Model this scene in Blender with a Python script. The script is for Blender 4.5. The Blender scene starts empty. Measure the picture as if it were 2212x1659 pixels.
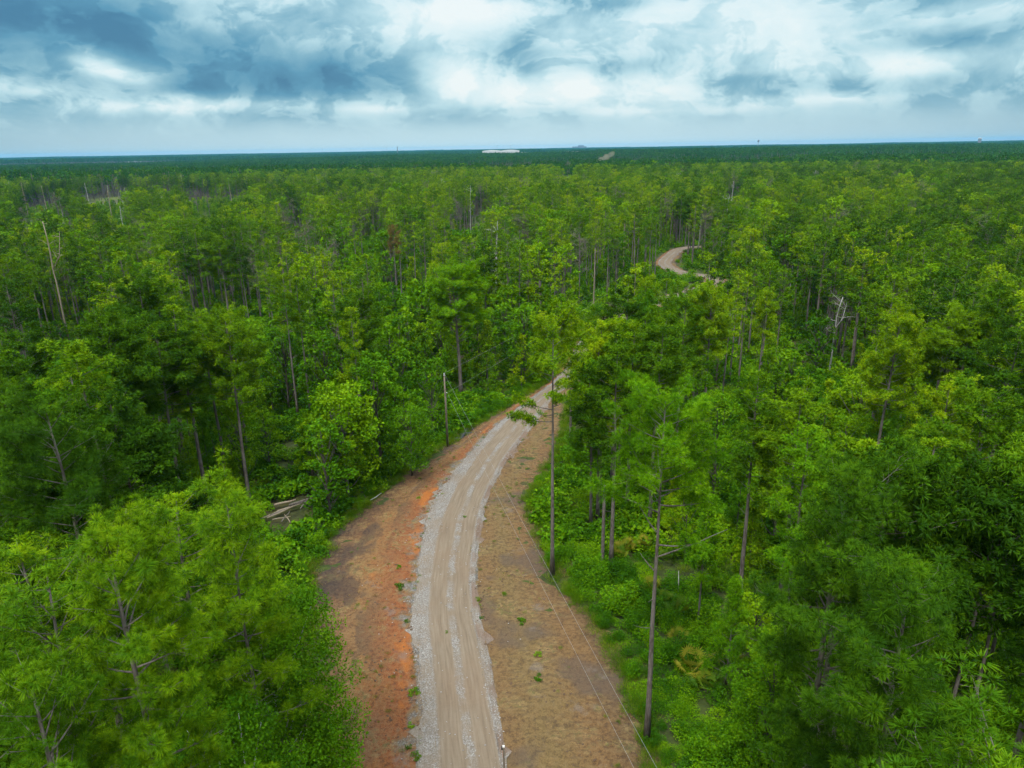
import bpy, math, random
import numpy as np
from mathutils import Vector, Matrix
R = math.radians
random.seed(7)
RNG = np.random.default_rng(7)
scene = bpy.context.scene
C = scene.collection

# ------------------------------------------------------------------ camera
CAM_H = 38.0
F = 1533.6            # focal length in units of the 2212 px wide measuring frame
PITCH, ROLL = R(18.4), R(1.0)
fw = np.array([0, math.cos(PITCH), -math.sin(PITCH)])
up0 = np.array([0, math.sin(PITCH), math.cos(PITCH)])
rt0 = np.array([1.0, 0, 0])
rt = rt0 * math.cos(ROLL) - up0 * math.sin(ROLL)
up = up0 * math.cos(ROLL) + rt0 * math.sin(ROLL)
cam_d = bpy.data.cameras.new('camera')
cam_d.sensor_width = 36
cam_d.lens = 36 * F / 2212
cam_d.clip_end = 60000
cam_d.clip_start = 0.5
cam = bpy.data.objects.new('camera', cam_d)
C.objects.link(cam)
cam.matrix_world = Matrix(((rt[0], up[0], -fw[0], 0), (rt[1], up[1], -fw[1], 0), (rt[2], up[2], -fw[2], CAM_H), (0, 0, 0, 1)))
scene.camera = cam


def at(x, y, z=0.0):
    """point where the sight line through measured photo point (x, y) meets height z"""
    d = fw + rt * (x - 1106) / F + up * (829.5 - y) / F
    k = (CAM_H - z) / -d[2]
    return np.array([d[0] * k, d[1] * k, z])


def proj(p):
    v = np.asarray(p, float) - np.array([0, 0, CAM_H])
    dep = v @ fw
    dep = np.where(dep < 0.1, 0.1, dep)
    return 1106 + F * (v @ rt) / dep, 829.5 - F * (v @ up) / dep


# ------------------------------------------------------------------ light
ZENITH = 2.6
SUN_EL, SUN_AZ = R(58), R(200)      # azimuth clockwise from +Y
scene.render.engine = 'CYCLES'
scene.view_settings.view_transform = 'Standard'
scene.view_settings.look = 'None'
scene.view_settings.exposure = 1.0
scene.view_settings.gamma = 1.0
scene.view_settings.use_curve_mapping = False
cy = scene.cycles
cy.max_bounces = 6
cy.diffuse_bounces = 2
cy.glossy_bounces = 2
cy.transmission_bounces = 4
cy.transparent_max_bounces = 8
cy.volume_bounces = 1
cy.use_adaptive_sampling = True
cy.denoiser = 'OPENIMAGEDENOISE'
cy.denoising_prefilter = 'ACCURATE'
cy.adaptive_threshold = 0.02
cy.caustics_reflective = cy.caustics_refractive = False

sd = bpy.data.lights.new('sun', 'SUN')
sd.energy = 1.5
sd.angle = R(12)
sd.color = (1.0, 0.95, 0.86)
so = bpy.data.objects.new('sun', sd)
C.objects.link(so)
sdir = Vector((math.sin(SUN_AZ) * math.cos(SUN_EL), math.cos(SUN_AZ) * math.cos(SUN_EL), math.sin(SUN_EL)))
so.rotation_euler = sdir.to_track_quat('Z', 'Y').to_euler()
so.location = (0, 0, 300)


class NT:
    """small helper to write node graphs as expressions"""
    def __init__(s, tree):
        s.t = tree; s.n = tree.nodes; s.l = tree.links

    def node(s, typ, **kw):
        n = s.n.new(typ)
        for k, v in kw.items():
            setattr(n, k, v)
        return n

    def put(s, sock, v):
        if v is None:
            return
        if isinstance(v, bpy.types.NodeSocket):
            s.l.new(v, sock)
        elif isinstance(v, (tuple, list)) and len(v) == 3 and sock.type == 'RGBA':
            sock.default_value = (*v, 1)
        else:
            sock.default_value = v

    def m(s, op, a, b=None, c=None, clamp=False):
        n = s.node('ShaderNodeMath', operation=op, use_clamp=clamp)
        for i, v in enumerate((a, b, c)):
            s.put(n.inputs[i], v)
        return n.outputs[0]

    def vm(s, op, a, b=None, scale=None):
        n = s.node('ShaderNodeVectorMath', operation=op)
        s.put(n.inputs[0], a); s.put(n.inputs[1], b)
        if scale is not None:
            s.put(n.inputs['Scale'], scale)
        return n.outputs['Value'] if op in ('LENGTH', 'DOT_PRODUCT', 'DISTANCE') else n.outputs[0]

    def noise(s, vec, scale, detail=3, rough=0.5, dist=0.0, dim='3D'):
        n = s.node('ShaderNodeTexNoise', noise_dimensions=dim)
        s.put(n.inputs['Vector'], vec)
        n.inputs['Scale'].default_value = scale
        n.inputs['Detail'].default_value = detail
        n.inputs['Roughness'].default_value = rough
        n.inputs['Distortion'].default_value = dist
        return n.outputs['Fac']

    def mix(s, f, a, b, blend='MIX'):
        n = s.node('ShaderNodeMix', data_type='RGBA', blend_type=blend, clamp_factor=True)
        s.put(n.inputs[0], f); s.put(n.inputs[6], a); s.put(n.inputs[7], b)
        return n.outputs[2]

    def ramp(s, f, stops, interp='LINEAR'):
        n = s.node('ShaderNodeValToRGB')
        cr = n.color_ramp
        cr.interpolation = interp
        while len(cr.elements) < len(stops):
            cr.elements.new(0.5)
        for e, (p, c) in zip(cr.elements, stops):
            e.position = p
            e.color = (*c, 1) if isinstance(c, tuple) else (c, c, c, 1)
        s.put(n.inputs[0], f)
        return n.outputs['Color']

    def step(s, v, lo, hi):
        n = s.node('ShaderNodeMapRange', interpolation_type='SMOOTHSTEP')
        s.put(n.inputs[0], v)
        n.inputs[1].default_value = lo; n.inputs[2].default_value = hi
        n.inputs[3].default_value = 0; n.inputs[4].default_value = 1
        return n.outputs[0]

    def sep(s, v):
        n = s.node('ShaderNodeSeparateXYZ'); s.put(n.inputs[0], v)
        return n.outputs[0], n.outputs[1], n.outputs[2]

    def comb(s, x, y, z):
        n = s.node('ShaderNodeCombineXYZ')
        s.put(n.inputs[0], x); s.put(n.inputs[1], y); s.put(n.inputs[2], z)
        return n.outputs[0]


# ------------------------------------------------------------------ sky: NISHITA behind a broken cloud deck, all by direction
world = bpy.data.worlds.new('World')
scene.world = world
world.cycles.sampling_method = 'MANUAL'
world.cycles.sample_map_resolution = 512
world.use_nodes = True
wt = NT(world.node_tree)
wt.n.clear()
out = wt.node('ShaderNodeOutputWorld')
bg = wt.node('ShaderNodeBackground')
bg.inputs['Strength'].default_value = 0.1
wt.l.new(bg.outputs[0], out.inputs[0])
sky = wt.node('ShaderNodeTexSky', sky_type='NISHITA')
sky.sun_disc = False
sky.sun_elevation = SUN_EL
sky.sun_rotation = SUN_AZ
sky.air_density = 1.5; sky.dust_density = 2.0; sky.ozone_density = 3.0
tc = wt.node('ShaderNodeTexCoord')
d = tc.outputs['Generated']
dx, dy, dz = wt.sep(d)
az = wt.m('ARCTAN2', dx, dy)
el = wt.m('ARCSINE', dz)
elc = wt.m('MAXIMUM', el, 0.0)
# perspective of a flat deck softened near the horizon: stretch the vertical axis low down
q = wt.comb(wt.m('MULTIPLY', dx, 5.0), wt.m('MULTIPLY', dy, 5.0), wt.m('MULTIPLY', dz, 8.5))
warp = wt.node('ShaderNodeTexNoise'); wt.put(warp.inputs['Vector'], q)
warp.inputs['Scale'].default_value = 1.3; warp.inputs['Detail'].default_value = 3; warp.inputs['Roughness'].default_value = 0.5
wv = wt.vm('SCALE', wt.vm('SUBTRACT', warp.outputs['Color'], (0.5, 0.5, 0.5)), scale=0.55)
q2 = wt.vm('ADD', q, wv)
n_big = wt.noise(q2, 0.9, 5, 0.55)
n_a = wt.noise(q2, 2.9, 8, 0.55)


n_b = wt.noise(wt.vm('ADD', q2, (0.02, 0.0, -0.12)), 2.9, 8, 0.55)
relief = wt.m('SUBTRACT', n_b, n_a)       # lit upper edges, shaded undersides
sep_w = wt.sep(wv)
azw = wt.m('ADD', az, wt.m('MULTIPLY', sep_w[0], 0.05))
elw = wt.m('ADD', el, wt.m('MULTIPLY', sep_w[2], 0.022))


def blob(px, py, rx, ry, amp, slope=0.0, hard=False):
    a0 = math.atan2(px - 1106, F * 1.0)
    e0 = (336 - (px / 2212) * 38 - py) / 1640.0
    da = wt.m('SUBTRACT', azw, a0)
    de = wt.m('SUBTRACT', elw, e0)
    if slope:
        de = wt.m('ADD', de, wt.m('MULTIPLY', da, slope))
    u = wt.m('DIVIDE', da, rx / 1640.0)
    v = wt.m('DIVIDE', de, ry / 1640.0)
    r2 = wt.m('ADD', wt.m('MULTIPLY', u, u), wt.m('MULTIPLY', v, v))
    g = wt.m('POWER', 2.718, wt.m('MULTIPLY', r2, -1.0))
    return wt.m('MULTIPLY', g, amp)


masses = [
    # dark blue bellies
    (560, 150, 420, 62, -0.33, 0.12), (760, 178, 230, 34, -0.27), (60, 110, 300, 60, -0.30, 0.05), (260, 60, 260, 60, -0.12),
    (1250, 4, 330, 24, -0.42), (1880, 0, 420, 22, -0.40), (1335, 42, 60, 16, -0.36), (1130, 120, 60, 50, -0.26),
    (430, 205, 120, 16, -0.30), (1560, 185, 120, 12, -0.20), (1950, 120, 140, 24, -0.22), (1960, 40, 90, 30, -0.16),
    (1700, 200, 260, 14, -0.16), (1330, 155, 110, 14, -0.18), (60, 195, 240, 18, -0.1),
    # lit cumulus and pale veils
    (960, 55, 130, 52, 0.34), (1000, 165, 100, 42, 0.46, 0.15), (1120, 205, 220, 32, 0.44), (1420, 205, 90, 28, 0.36),
    (1085, 42, 80, 26, 0.30), (300, 165, 66, 26, 0.42, 0.35), (350, 190, 90, 14, 0.22, 0.3), (560, 232, 190, 14, 0.24),
    (290, 248, 110, 13, 0.22), (1400, 70, 260, 40, 0.22), (1640, 130, 190, 60, 0.22), (1540, 240, 80, 10, 0.20),
    (1880, 165, 70, 22, 0.28), (2100, 80, 120, 32, 0.18), (2050, 160, 160, 26, 0.18), (580, 85, 80, 18, 0.18), (690, 30, 120, 40, 0.2), (520, 20, 160, 36, 0.16),
    (150, 222, 60, 9, 0.18), (450, 243, 70, 9, 0.20), (1340, 244, 90, 8, 0.16), (1780, 226, 120, 9, 0.14), (860, 236, 90, 9, 0.22),
    (1260, 200, 50, 16, 0.30), (20, 210, 90, 16, 0.24),
]
acc = None
for b_ in masses:
    g_ = blob(*b_)
    acc = g_ if acc is None else wt.m('ADD', acc, g_)
val = wt.m('ADD', 0.56, acc)
amp_el = wt.step(el, 0.012, 0.058)          # structure dies into the pale horizon band
tex = wt.m('ADD', wt.m('MULTIPLY', wt.m('SUBTRACT', n_a, 0.5), 0.80), wt.m('MULTIPLY', relief, 0.85))
tex = wt.m('ADD', tex, wt.m('MULTIPLY', wt.m('SUBTRACT', n_big, 0.5), 0.35))
edge = wt.m('SUBTRACT', wt.m('MULTIPLY', wt.step(n_a, 0.465, 0.54), 0.15), 0.075)     # crisp rims of the lit heaps
tex = wt.m('ADD', tex, edge)
val = wt.m('ADD', val, wt.m('MULTIPLY', tex, wt.m('ADD', 0.12, wt.m('MULTIPLY', amp_el, 0.88))))
side = wt.m('MULTIPLY', wt.m('MULTIPLY', az, az), 0.26)
val = wt.m('SUBTRACT', val, wt.m('MINIMUM', side, 0.10))
val = wt.m('ADD', wt.m('MULTIPLY', val, 0.86), 0.095)
deck = wt.ramp(val, [(0.0, (0.050, 0.19, 0.33)), (0.22, (0.090, 0.29, 0.44)), (0.42, (0.20, 0.42, 0.54)), (0.62, (0.44, 0.66, 0.74)),
                     (0.80, (0.66, 0.81, 0.85)), (1.0, (0.80, 0.87, 0.88))])
haze_c = wt.mix(wt.m('MULTIPLY', wt.m('MULTIPLY', az, az), 1.9, clamp=True), (0.56, 0.74, 0.80), (0.30, 0.47, 0.56))
low = wt.step(el, 0.056, 0.004)
deck = wt.mix(wt.m('MULTIPLY', low, 0.82), deck, haze_c)
deck = wt.vm('SCALE', deck, scale=5.4)
wt.l.new(wt.mix(0.95, sky.outputs[0], deck), bg.inputs['Color'])
# the rest of the dome: the same deck with only its large forms, brightening towards the zenith
bg2 = wt.node('ShaderNodeBackground')
bg2.inputs['Strength'].default_value = 0.1
far_n = wt.noise(q, 1.0, 2, 0.5)
far = wt.mix(wt.step(far_n, 0.35, 0.65), (0.40, 0.46, 0.50), (0.78, 0.80, 0.78))
far = wt.mix(wt.m('MULTIPLY', low, 0.8), far, haze_c)
far = wt.vm('SCALE', far, scale=0.68)
gain = wt.m('ADD', 1.0, wt.m('MULTIPLY', wt.step(el, 0.2, 1.3), ZENITH))
wt.l.new(wt.mix(0.95, sky.outputs[0], wt.vm('SCALE', far, scale=wt.m('MULTIPLY', gain, 10.0))), bg2.inputs['Color'])
near = wt.m('MULTIPLY', wt.step(el, 0.30, 0.22), wt.step(wt.m('ABSOLUTE', az), 0.92, 0.80))
msh = wt.node('ShaderNodeMixShader')
wt.l.new(near, msh.inputs[0]); wt.l.new(bg2.outputs[0], msh.inputs[1]); wt.l.new(bg.outputs[0], msh.inputs[2])
wt.l.new(msh.outputs[0], out.inputs[0])

# ------------------------------------------------------------------ mesh helpers
class MB:
    def __init__(s):
        s.v = []; s.t = []; s.m = []; s.a = []; s.n = 0

    def add(s, v, t, mat=0, attr=0.5):
        v = np.asarray(v, np.float32).reshape(-1, 3)
        t = np.asarray(t, np.int32).reshape(-1, 3)
        s.v.append(v); s.t.append(t + s.n)
        s.m.append(np.full(len(t), mat, np.int32))
        a = np.asarray(attr, np.float32)
        s.a.append(np.full(len(v), a, np.float32) if a.ndim == 0 else a)
        s.n += len(v)

    def merge(s, o, mat_shift=0, loc=(0, 0, 0)):
        n0 = s.n
        k = 0
        for v, t, m, a in zip(o.v, o.t, o.m, o.a):
            s.v.append(v + np.asarray(loc, np.float32)); s.t.append(t + n0); s.m.append(m + mat_shift); s.a.append(a)
        s.n += o.n

    def mesh(s, name, mats, smooth=False):
        me = bpy.data.meshes.new(name)
        v = np.concatenate(s.v); t = np.concatenate(s.t); m = np.concatenate(s.m); a = np.concatenate(s.a)
        me.vertices.add(len(v)); me.vertices.foreach_set('co', v.ravel())
        me.loops.add(t.size); me.loops.foreach_set('vertex_index', t.ravel())
        me.polygons.add(len(t)); me.polygons.foreach_set('loop_start', np.arange(0, t.size, 3, dtype=np.int32))
        me.polygons.foreach_set('material_index', m)
        me.polygons.foreach_set('use_smooth', np.full(len(t), smooth))
        at_ = me.attributes.new('tv', 'FLOAT', 'POINT'); at_.data.foreach_set('value', a)
        for mt in mats:
            me.materials.append(mt)
        me.update(calc_edges=True)
        return me


def tube(path, radii, sides=8):
    path = np.asarray(path, float); k = len(path)
    tan = np.gradient(path, axis=0); tan /= np.linalg.norm(tan, axis=1)[:, None] + 1e-9
    ref = np.array([0, 0, 1.0]) if abs(tan[0][2]) < 0.8 else np.array([1.0, 0, 0])
    u = np.cross(tan, ref); u /= np.linalg.norm(u, axis=1)[:, None] + 1e-9
    w = np.cross(tan, u)
    an = np.linspace(0, 2 * np.pi, sides, endpoint=False)
    r = np.asarray(radii, float)[:, None, None]
    v = path[:, None, :] + r * (np.cos(an)[None, :, None] * u[:, None, :] + np.sin(an)[None, :, None] * w[:, None, :])
    v = v.reshape(-1, 3)
    i = np.arange(k - 1)[:, None] * sides; j = np.arange(sides)[None, :]; jn = (j + 1) % sides
    a, b, c, d_ = i + j, i + jn, i + sides + jn, i + sides + j
    t = np.stack([np.stack([a, b, c], -1), np.stack([a, c, d_], -1)], 2).reshape(-1, 3)
    # caps
    v = np.vstack([v, path[0], path[-1]])
    n = k * sides
    jj = np.arange(sides); jj2 = (jj + 1) % sides
    t = np.vstack([t, np.stack([np.full(sides, n), jj2, jj], 1), np.stack([np.full(sides, n + 1), n - sides + jj, n - sides + jj2], 1)])
    return v, t


def box(c, s, rz=0.0):
    c = np.asarray(c, float); s = np.asarray(s, float) / 2
    v = np.array([[x, y, z] for z in (-1, 1) for y in (-1, 1) for x in (-1, 1)]) * s
    ca, sa = math.cos(rz), math.sin(rz)
    v = np.stack([v[:, 0] * ca - v[:, 1] * sa, v[:, 0] * sa + v[:, 1] * ca, v[:, 2]], 1) + c
    f = [(0, 2, 3), (0, 3, 1), (4, 5, 7), (4, 7, 6), (0, 1, 5), (0, 5, 4), (2, 6, 7), (2, 7, 3), (0, 4, 6), (0, 6, 2), (1, 3, 7), (1, 7, 5)]
    return v, f


def unit(v):
    return v / (np.linalg.norm(v, axis=-1, keepdims=True) + 1e-9)


def blades(rng, cen, axis, size, k, width, spread=1.0, droop=0.0, shade=None, face=None):
    """k needle-like triangles round each centre, fanned about its axis"""
    n = len(cen)
    dr = unit(unit(rng.normal(size=(n, k, 3))) * spread + axis[:, None, :] * 0.55)
    ln = (size[:, None] * rng.uniform(0.7, 1.1, (n, k)))[..., None]
    f_ = (np.array([0, 0, 1.0]) if face is None else face[:, None, :]) + rng.normal(size=(n, k, 3)) * 0.5
    side = unit(np.cross(f_, dr)) * width
    base = cen[:, None, :] + dr * ln * 0.08
    tip = cen[:, None, :] + dr * ln
    tip[..., 2] -= droop * ln[..., 0]
    v = np.stack([base - side * 0.45 + dr * ln * 0.25, base + side * 0.45 + dr * ln * 0.25, tip], 2).reshape(-1, 3)
    # widest at a third of the way: shift the base points outward
    t = np.arange(n * k * 3).reshape(-1, 3)
    sh = rng.uniform(0, 1, n) if shade is None else shade
    a = np.repeat(sh, k * 3)
    return v, t, a


def leaves(rng, cen, size, up_bias=0.6, shade=None, aspect=0.62):
    """folded rhombic leaves (two triangles)"""
    n = len(cen)
    nrm = unit(rng.normal(size=(n, 3)) + np.array([0, 0, up_bias * 1.6]))
    a = unit(np.cross(nrm, rng.normal(size=(n, 3))))
    b = np.cross(nrm, a)
    s = size[:, None]
    v = np.stack([cen - a * s, cen + b * s * aspect, cen + a * s + nrm * s * -0.15, cen - b * s * aspect], 1).reshape(-1, 3)
    q_ = np.arange(n)[:, None] * 4
    t = np.stack([q_ + [0, 1, 2], q_ + [0, 2, 3]], 1).reshape(-1, 3)
    sh = rng.uniform(0, 1, n) if shade is None else shade
    return v, t, np.repeat(sh, 4)


# ------------------------------------------------------------------ materials
MATS = {}


def new_mat(name):
    m = bpy.data.materials.new(name); m.use_nodes = True
    nt = NT(m.node_tree); nt.n.clear()
    o = nt.node('ShaderNodeOutputMaterial')
    MATS[name] = m
    return m, nt, o


def foliage(name, cols, trans=0.13, rough=0.55, hue_noise=True):
    """cols: three greens; mixed per plant, per tuft and by patches of the wood"""
    m, nt, o = new_mat(name)
    oi = nt.node('ShaderNodeObjectInfo')
    geo = nt.node('ShaderNodeNewGeometry')
    at_ = nt.node('ShaderNodeAttribute', attribute_name='tv')
    patch = nt.m('ADD', nt.m('MULTIPLY', nt.noise(geo.outputs['Position'], 0.011, 2, 0.5), 0.6), nt.m('MULTIPLY', nt.noise(geo.outputs['Position'], 0.0035, 2, 0.5), 0.4))
    rnd = nt.m('ADD', 0.42, nt.m('MULTIPLY', nt.m('SUBTRACT', nt.m('MULTIPLY', oi.outputs['Random'], 0.95), 0.42), nt.sep(oi.outputs['Color'])[1]))
    f = nt.m('ADD', rnd, nt.m('MULTIPLY', nt.m('SUBTRACT', patch, 0.5), 1.5))
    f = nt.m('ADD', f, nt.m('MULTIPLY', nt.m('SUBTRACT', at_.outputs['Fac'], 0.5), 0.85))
    f = nt.m('ADD', f, nt.m('SUBTRACT', nt.sep(oi.outputs['Color'])[0], 1.0))
    f = nt.m('ADD', f, 0.0, clamp=True)
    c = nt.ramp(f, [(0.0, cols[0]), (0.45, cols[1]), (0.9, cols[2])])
    df = nt.node('ShaderNodeBsdfDiffuse'); nt.put(df.inputs['Color'], c)
    tr = nt.node('ShaderNodeBsdfTranslucent'); nt.put(tr.inputs['Color'], nt.mix(0.5, c, (cols[2][0] * 1.3, cols[2][1] * 1.25, cols[2][2])))
    mx = nt.node('ShaderNodeMixShader'); mx.inputs[0].default_value = trans
    nt.l.new(df.outputs[0], mx.inputs[1]); nt.l.new(tr.outputs[0], mx.inputs[2])
    gl = nt.node('ShaderNodeBsdfGlossy'); gl.inputs['Roughness'].default_value = rough
    nt.put(gl.inputs['Color'], (0.8, 0.9, 0.8))
    m2 = nt.node('ShaderNodeMixShader'); m2.inputs[0].default_value = 0.006
    nt.l.new(mx.outputs[0], m2.inputs[1]); nt.l.new(gl.outputs[0], m2.inputs[2])
    nt.l.new(m2.outputs[0], o.inputs[0])
    return m


def bark(name, c1, c2, c3, scale=1.0):
    m, nt, o = new_mat(name)
    tc_ = nt.node('ShaderNodeTexCoord')
    st = nt.vm('MULTIPLY', tc_.outputs['Object'], (9 * scale, 9 * scale, 1.8 * scale))
    n1 = nt.noise(st, 1.0, 4, 0.6)
    n2 = nt.noise(tc_.outputs['Object'], 0.35, 3, 0.5)
    c = nt.ramp(n1, [(0.3, c1), (0.5, c2), (0.72, c3)])
    c = nt.mix(nt.step(n2, 0.45, 0.62), c, nt.mix(0.5, c, c3))
    p = nt.node('ShaderNodeBsdfPrincipled'); nt.put(p.inputs['Base Color'], c); p.inputs['Roughness'].default_value = 0.9
    bp = nt.node('ShaderNodeBump'); bp.inputs['Strength'].default_value = 0.6; bp.inputs['Distance'].default_value = 0.03
    nt.put(bp.inputs['Height'], n1); nt.l.new(bp.outputs[0], p.inputs['Normal'])
    nt.l.new(p.outputs[0], o.inputs[0])
    return m


def plain(name, col, rough=0.8, var=0.25, scale=3.0, metal=0.0):
    m, nt, o = new_mat(name)
    tc_ = nt.node('ShaderNodeTexCoord')
    n1 = nt.noise(tc_.outputs['Object'], scale, 4, 0.6)
    c = nt.mix(n1, tuple(x * (1 - var) for x in col), tuple(min(1, x * (1 + var)) for x in col))
    p = nt.node('ShaderNodeBsdfPrincipled'); nt.put(p.inputs['Base Color'], c); p.inputs['Roughness'].default_value = rough
    p.inputs['Metallic'].default_value = metal
    nt.l.new(p.outputs[0], o.inputs[0])
    return m


PINE_M = foliage('pine_needles', ((0.036, 0.108, 0.001), (0.118, 0.240, 0.001), (0.225, 0.325, 0.001)))
PINE_D = foliage('pine_needles_dark', ((0.018, 0.062, 0.001), (0.058, 0.150, 0.001), (0.120, 0.225, 0.001)))
PINE_B = foliage('pine_needles_bright', ((0.040, 0.135, 0.001), (0.098, 0.250, 0.001), (0.180, 0.335, 0.001)))
LEAF_M = foliage('broad_leaves', ((0.028, 0.105, 0.001), (0.080, 0.210, 0.001), (0.165, 0.300, 0.001)), 0.2)
BUSH_M = foliage('shrub_leaves', ((0.024, 0.090, 0.001), (0.064, 0.185, 0.001), (0.145, 0.280, 0.001)), 0.16)
GRASS_M = foliage('grass_blades', ((0.045, 0.13, 0.004), (0.09, 0.19, 0.004), (0.17, 0.25, 0.008)), 0.3)
STRAW_M = foliage('dry_grass', ((0.22, 0.15, 0.05), (0.32, 0.22, 0.08), (0.40, 0.30, 0.12)), 0.3)
PALM_M = foliage('palmetto_fans', ((0.05, 0.13, 0.008), (0.11, 0.19, 0.01), (0.24, 0.24, 0.02)), 0.3)
RUST_M = foliage('rusty_needles', ((0.10, 0.09, 0.02), (0.18, 0.12, 0.04), (0.22, 0.14, 0.06)), 0.3)
TWIG_M = foliage('grey_twigs', ((0.091, 0.084, 0.070), (0.140, 0.119, 0.105), (0.182, 0.154, 0.140)), 0.1)
BARK = bark('pine_bark', (0.043, 0.034, 0.027), (0.104, 0.088, 0.076), (0.184, 0.165, 0.153))
BARK_D = bark('dark_bark', (0.031, 0.025, 0.019), (0.061, 0.052, 0.043), (0.111, 0.098, 0.086))
BARK_T = bark('tan_bare_wood', (0.134, 0.104, 0.067), (0.233, 0.190, 0.134), (0.306, 0.264, 0.202))
BARK_W = bark('white_bare_wood', (0.208, 0.202, 0.190), (0.337, 0.337, 0.325), (0.428, 0.428, 0.416))
WOODP = bark('pole_wood', (0.073, 0.055, 0.037), (0.134, 0.111, 0.080), (0.196, 0.165, 0.122))


# ------------------------------------------------------------------ trees
def interp_path(p, f):
    x = np.clip(np.asarray(f) * (len(p) - 1), 0, len(p) - 1.001)
    i = x.astype(int); k = (x - i)[..., None]
    return p[i] * (1 - k) + p[i + 1] * k


def pine_parts(seed, h=24.0, cr=3.6, cb=0.55, nb=44, lod=1, r0=0.20, sparse=1.0, cone=False, bend=0.25, lobes=True,
               dead=5, sides=None, tuft=None, low_branches=(), asym=(0, 0), fork=None, tsize=1.0):
    """a pine: bent tapered trunk with limbs (MB) and a crown of needle tufts on its twigs (MB)"""
    rng = np.random.default_rng(seed)
    T, K = MB(), MB()
    n = 9
    zz = np.linspace(0, 1, n)
    px = np.cumsum(rng.normal(0, bend / 3, n)); py = np.cumsum(rng.normal(0, bend / 3, n))
    px -= px[0]; py -= py[0]
    path = np.stack([px * zz, py * zz, zz * h * 0.985], 1)
    sd_ = sides or (8, 7, 5, 4)[lod]
    rad = r0 * (1 - zz * 0.86) * (1 + 0.35 * np.exp(-zz * 30))
    T.add(*tube(path, rad, sd_))
    tipn = {0: (60, 0.042), 1: (26, 0.080), 2: (10, 0.24), 3: (5, 0.4)}[lod]
    if tuft:
        tipn = tuft
    cen, axs, sz, shd = [], [], [], []
    lobe_an = rng.uniform(0, 6.28, 3)

    def limb(z0, an, L, elev, rbase, tufts=True, start=0.35, den=1.0):
        f0 = z0 / h
        o = interp_path(path, np.array([f0]))[0]
        k = 6
        s_ = np.linspace(0, 1, k)
        curve = rng.uniform(0.05, 0.28)
        hor = s_ * L * math.cos(elev)
        ver = s_ * L * math.sin(elev) + curve * L * s_ ** 2 * (1 if not cone else 0.6)
        wob = np.cumsum(rng.normal(0, 0.05 * L / k, (k, 2)), 0)
        p = np.stack([o[0] + hor * math.cos(an) + wob[:, 0], o[1] + hor * math.sin(an) + wob[:, 1], o[2] + ver], 1)
        if lod <= 2:
            T.add(*tube(p, rbase * (1 - s_ * 0.82), 5 if lod == 0 else 3))
        if not tufts:
            return p
        ns = max(2, int(L * 2.4 * den))
        for j in range(ns):
            f = start + (1 - start) * (j + rng.uniform(0, 1)) / ns
            b0 = interp_path(p, np.array([f]))[0]
            sl = L * rng.uniform(0.16, 0.36) * (1.15 - 0.5 * f)
            sa = an + rng.choice((-1, 1)) * rng.uniform(0.4, 1.25)
            dv = np.array([math.cos(sa), math.sin(sa), rng.uniform(0.15, 0.7)])
            dv /= np.linalg.norm(dv)
            e = b0 + dv * sl
            if lod <= 1:
                T.add(*tube(np.array([b0, (b0 + e) / 2 + rng.normal(0, 0.05, 3), e]), np.array([1, .7, .3]) * rbase * 0.3, 3))
            nt_ = max(2, int(sl * (3.6 if lod == 0 else 4.6) * den + 2))
            br = rng.uniform(0, 1)
            for g in range(nt_):
                w = (g + 1) / nt_
                c = b0 + (e - b0) * w + rng.normal(0, 0.14, 3) * (1 + 0.4 * L / 3)
                c[2] += abs(rng.normal(0, 0.12))
                cen.append(c)
                axs.append(unit(dv * 0.5 + np.array([0, 0, 0.8]) + rng.normal(0, 0.25, 3)))
                sz.append(rng.uniform(0.30, 0.48) * tsize); shd.append(0.6 * br + 0.4 * rng.uniform())
        return p

    for i in range(nb):
        f = (i + rng.uniform(0, 1)) / nb
        z = h * (cb + (1 - cb) * (f ** 0.9) * 0.97)
        if cone:
            L = cr * (1.02 - f) ** 0.85 * rng.uniform(0.75, 1.1)
            el_ = R(8 + 45 * f + rng.uniform(-8, 12))
        else:
            prof = math.sqrt(max(0.03, 1 - ((f - 0.36) / 0.74) ** 2))
            L = cr * prof * rng.uniform(0.55, 1.08)
            el_ = R(-4 + 40 * f + rng.uniform(-9, 14))
        an = i * 2.4 + rng.normal(0, 0.5)
        if lobes:
            L *= 0.80 + 0.32 * max(math.cos(2 * (an - lobe_an[0])) * 0.6 + 0.4 * math.cos(an - lobe_an[1]), -0.8)
        L *= 1 + asym[0] * math.cos(an) + asym[1] * math.sin(an)
        if rng.uniform() > sparse:
            continue
        limb(z, an, max(L, 0.5), el_, r0 * 0.22 * (1.1 - 0.7 * f), den=1.15 if lod < 2 else 0.7)
    # top leader tufts
    tp = path[-1]
    for g in range(14):
        cen.append(tp + rng.normal(0, 0.22, 3) + np.array([0, 0, 0.1])); axs.append(np.array([0, 0, 1.0])); sz.append(0.36); shd.append(0.8)
    for (zf, an, L, el_, dn) in low_branches:
        limb(zf * h, an, L, el_, r0 * 0.30, tufts=dn > 0, start=0.45, den=max(dn, 0.1) * 1.6)
    for i in range(dead):
        z = h * rng.uniform(0.28, cb + 0.05)
        limb(z, rng.uniform(0, 6.28), rng.uniform(0.5, 1.7), R(rng.uniform(-5, 30)), r0 * 0.13, tufts=False)
    cen = np.array(cen); axs = np.array(axs); sz = np.array(sz); shd = np.array(shd)
    if lod >= 2:
        keep = rng.uniform(size=len(cen)) < (0.8 if lod == 2 else 0.42)
        cen, axs, sz, shd = cen[keep], axs[keep], sz[keep] * (1.12 if lod == 2 else 1.5), shd[keep]
    out_ = cen.copy(); out_[:, 2] = (cen[:, 2] - h * (cb + (1 - cb) * 0.3)) * 0.5
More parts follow.
